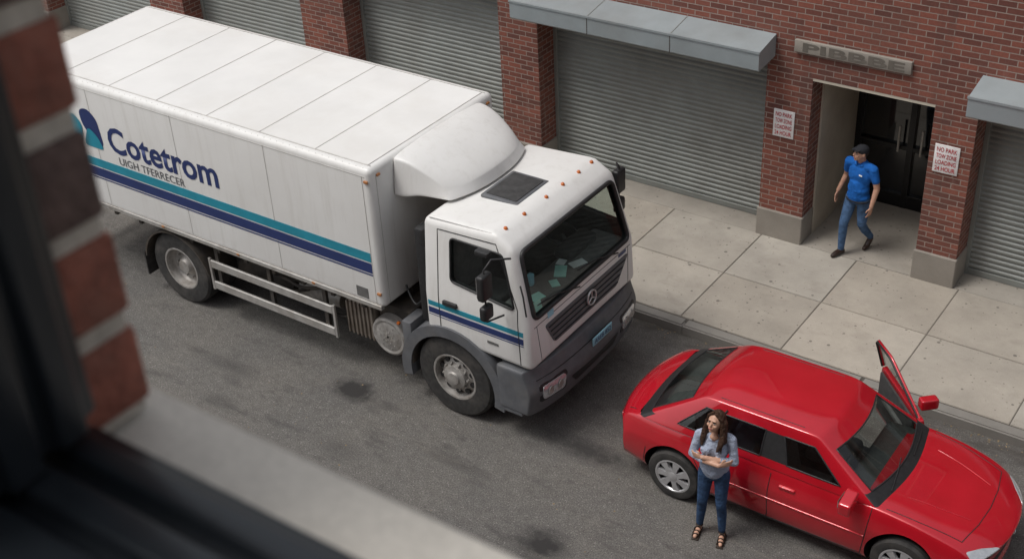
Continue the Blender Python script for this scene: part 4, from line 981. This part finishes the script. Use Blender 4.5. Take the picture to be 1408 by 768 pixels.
for s,ax_,ay in ((-1,-.135,.03),(1,.115,-.015)):
    fx_=ax_+s*.012
    rbox("sandal_sole",(fx_-.038,ay-.165,0.0),(fx_+.038,ay+.055,.016),sandal,W,.006,2); rbox("sandal_heel",(fx_-.028,ay+.0,0.0),(fx_+.028,ay+.055,.04),sandal,W,.006,2)
    for yy,hh,rr in ((ay-.115,.045,.036),(ay-.075,.055,.037),(ay-.03,.07,.037)):
        tube("sandal_strap",[(fx_+rr*math.cos(t),yy,.012+hh*math.sin(t)) for t in np.linspace(0,math.pi,10)],.008,sandal,W)
    torus("ankle_strap",(ax_,ay,.095),(0,.1,1),.034,.007,sandal,W)
for s in (-1,1):
    mobj("shirt_collar",[(s*.015,-.095,1.36),(s*.062,-.072,1.36),(s*.056,-.03,1.43),(s*.042,-.045,1.425)],[[0,1,2,3]],shirt,W)
# --- man
P_=root("man",(-5.44,15.27,.13),rad(-14)); P_.scale=(.975,.975,.975)
polo=cloth("blue_polo",(.012,.125,.46),None,.85,.6,11,.15); jeans2=cloth("blue_jeans",(.065,.125,.235),None,.85,.7,10,.35); capm=M_("cap_fabric",(.012,.013,.018),.85)
shoe=M_("brown_leather_shoes",(.030,.015,.010),.4); skin2=M_("tan_skin",(.48,.27,.185),.5,0,.08,20); beard=M_("short_dark_hair",(.03,.02,.015),.8)
pr=[]
pr+=[('e',(0,0,.905),(.165,.122,.12),J),('e',(.07,.05,.88),(.08,.075,.09),J),('e',(-.07,.05,.88),(.08,.075,.09),J)]
pr+=[('c',(-.088,-.01,.87),(-.095,-.145,.50),.096,.064,J),('c',(-.095,-.145,.50),(-.095,-.145,.36),.063,.060,J),('c',(-.095,-.145,.36),(-.09,-.155,.11),.060,.047,J)]
pr+=[('c',(.088,.01,.87),(.092,.02,.49),.096,.064,J),('c',(.092,.02,.49),(.092,.11,.36),.063,.060,J),('c',(.092,.11,.36),(.088,.27,.19),.060,.047,J)]
pr+=[('c',(-.09,-.145,.06),(-.10,-.27,.045),.042,.040,'shoe'),('c',(-.10,-.27,.045),(-.105,-.32,.036),.040,.030,'shoe'),('e',(-.09,-.125,.045),(.040,.045,.044),'shoe')]
pr+=[('c',(.088,.285,.145),(.09,.21,.055),.042,.040,'shoe'),('c',(.09,.21,.055),(.092,.145,.036),.040,.030,'shoe'),('c',(.088,.27,.17),(.088,.29,.14),.036,.040,'shoe')]
pr+=[('c',(0,.0,.95),(0,-.005,1.12),.148,.142,S),('e',(0,0,.935),(.170,.132,.085),S),('e',(0,-.012,1.05),(.155,.138,.12),S),('e',(0,0,1.26),(.182,.122,.19),S),('c',(-.155,.0,1.405),(.155,.0,1.405),.064,.064,S),('e',(0,.01,1.43),(.11,.075,.055),S)]
pr+=[('c',(0,.005,1.43),(0,-.02,1.54),.058,.056,K)]
hc=Vector((0,-.045,1.60)); Rm=Matrix.Rotation(rad(-26),3,'Z')@Matrix.Rotation(rad(-6),3,'X')
Pm=head_prims(pr,hc,Rm,1.02,K,None,1.12)
eR=(-.275,.085,1.13); wR=(-.315,-.03,.90); eL=(.270,.02,1.12); wL=(.275,-.075,.88)
pr+=[('c',(-.195,0,1.395),(-.245,.05,1.24),.066,.058,S),('c',(-.245,.05,1.24),eR,.048,.042,K),('c',eR,wR,.043,.029,K)]
pr+=[('c',(.195,0,1.395),(.245,.01,1.24),.066,.058,S),('c',(.245,.01,1.24),eL,.048,.042,K),('c',eL,wL,.043,.029,K)]
hand(pr,wR,(-.1,-.25,-.95),(.9,-.1,0),(.1,-1,.1),K,.55,1.05)
hand(pr,wL,(.02,-.2,-.97),(-.9,-.1,0),(-.1,-1,.1),K,.55,1.05)
body_mesh("body",pr,dict(shirt=polo,jeans=jeans2,skin=skin2,shoe=shoe),P_)
face(P_,Pm,Rm,1.02,beard)
hp=[('e',Pm(0,.024,.018),(.080,.088,.085),'h',Rm)]
body_mesh("short_hair",hp,dict(h=beard),P_,.008,1)
hp=[('e',Pm(0,.012,.044),(.086,.100,.078),'h',Rm)]
for i in range(7):
    x=(i-3)*.020; hp.append(('c',Pm(x,-.06,.062),Pm(x*.9,-.145+abs(x)*.5,.056-abs(x)*.25),.007,.006,'h'))
body_mesh("cap",hp,dict(h=capm),P_,.006,2)
boxes("chest_logo",[((.06,-.128,1.30),(.11,-.120,1.32))],MT['paper'],P_)
tube("belt",[(.172*math.cos(t),.134*math.sin(t),.885) for t in np.linspace(0,2*math.pi,24,endpoint=False)],.012,capm,P_,True)
for s in (-1,1):
    mobj("collar",[(s*.01,-.095,1.43),(s*.065,-.078,1.42),(s*.066,-.01,1.485),(s*.045,-.065,1.475)],[[0,1,2,3]],polo,P_)
LOCAL=False
print("done")
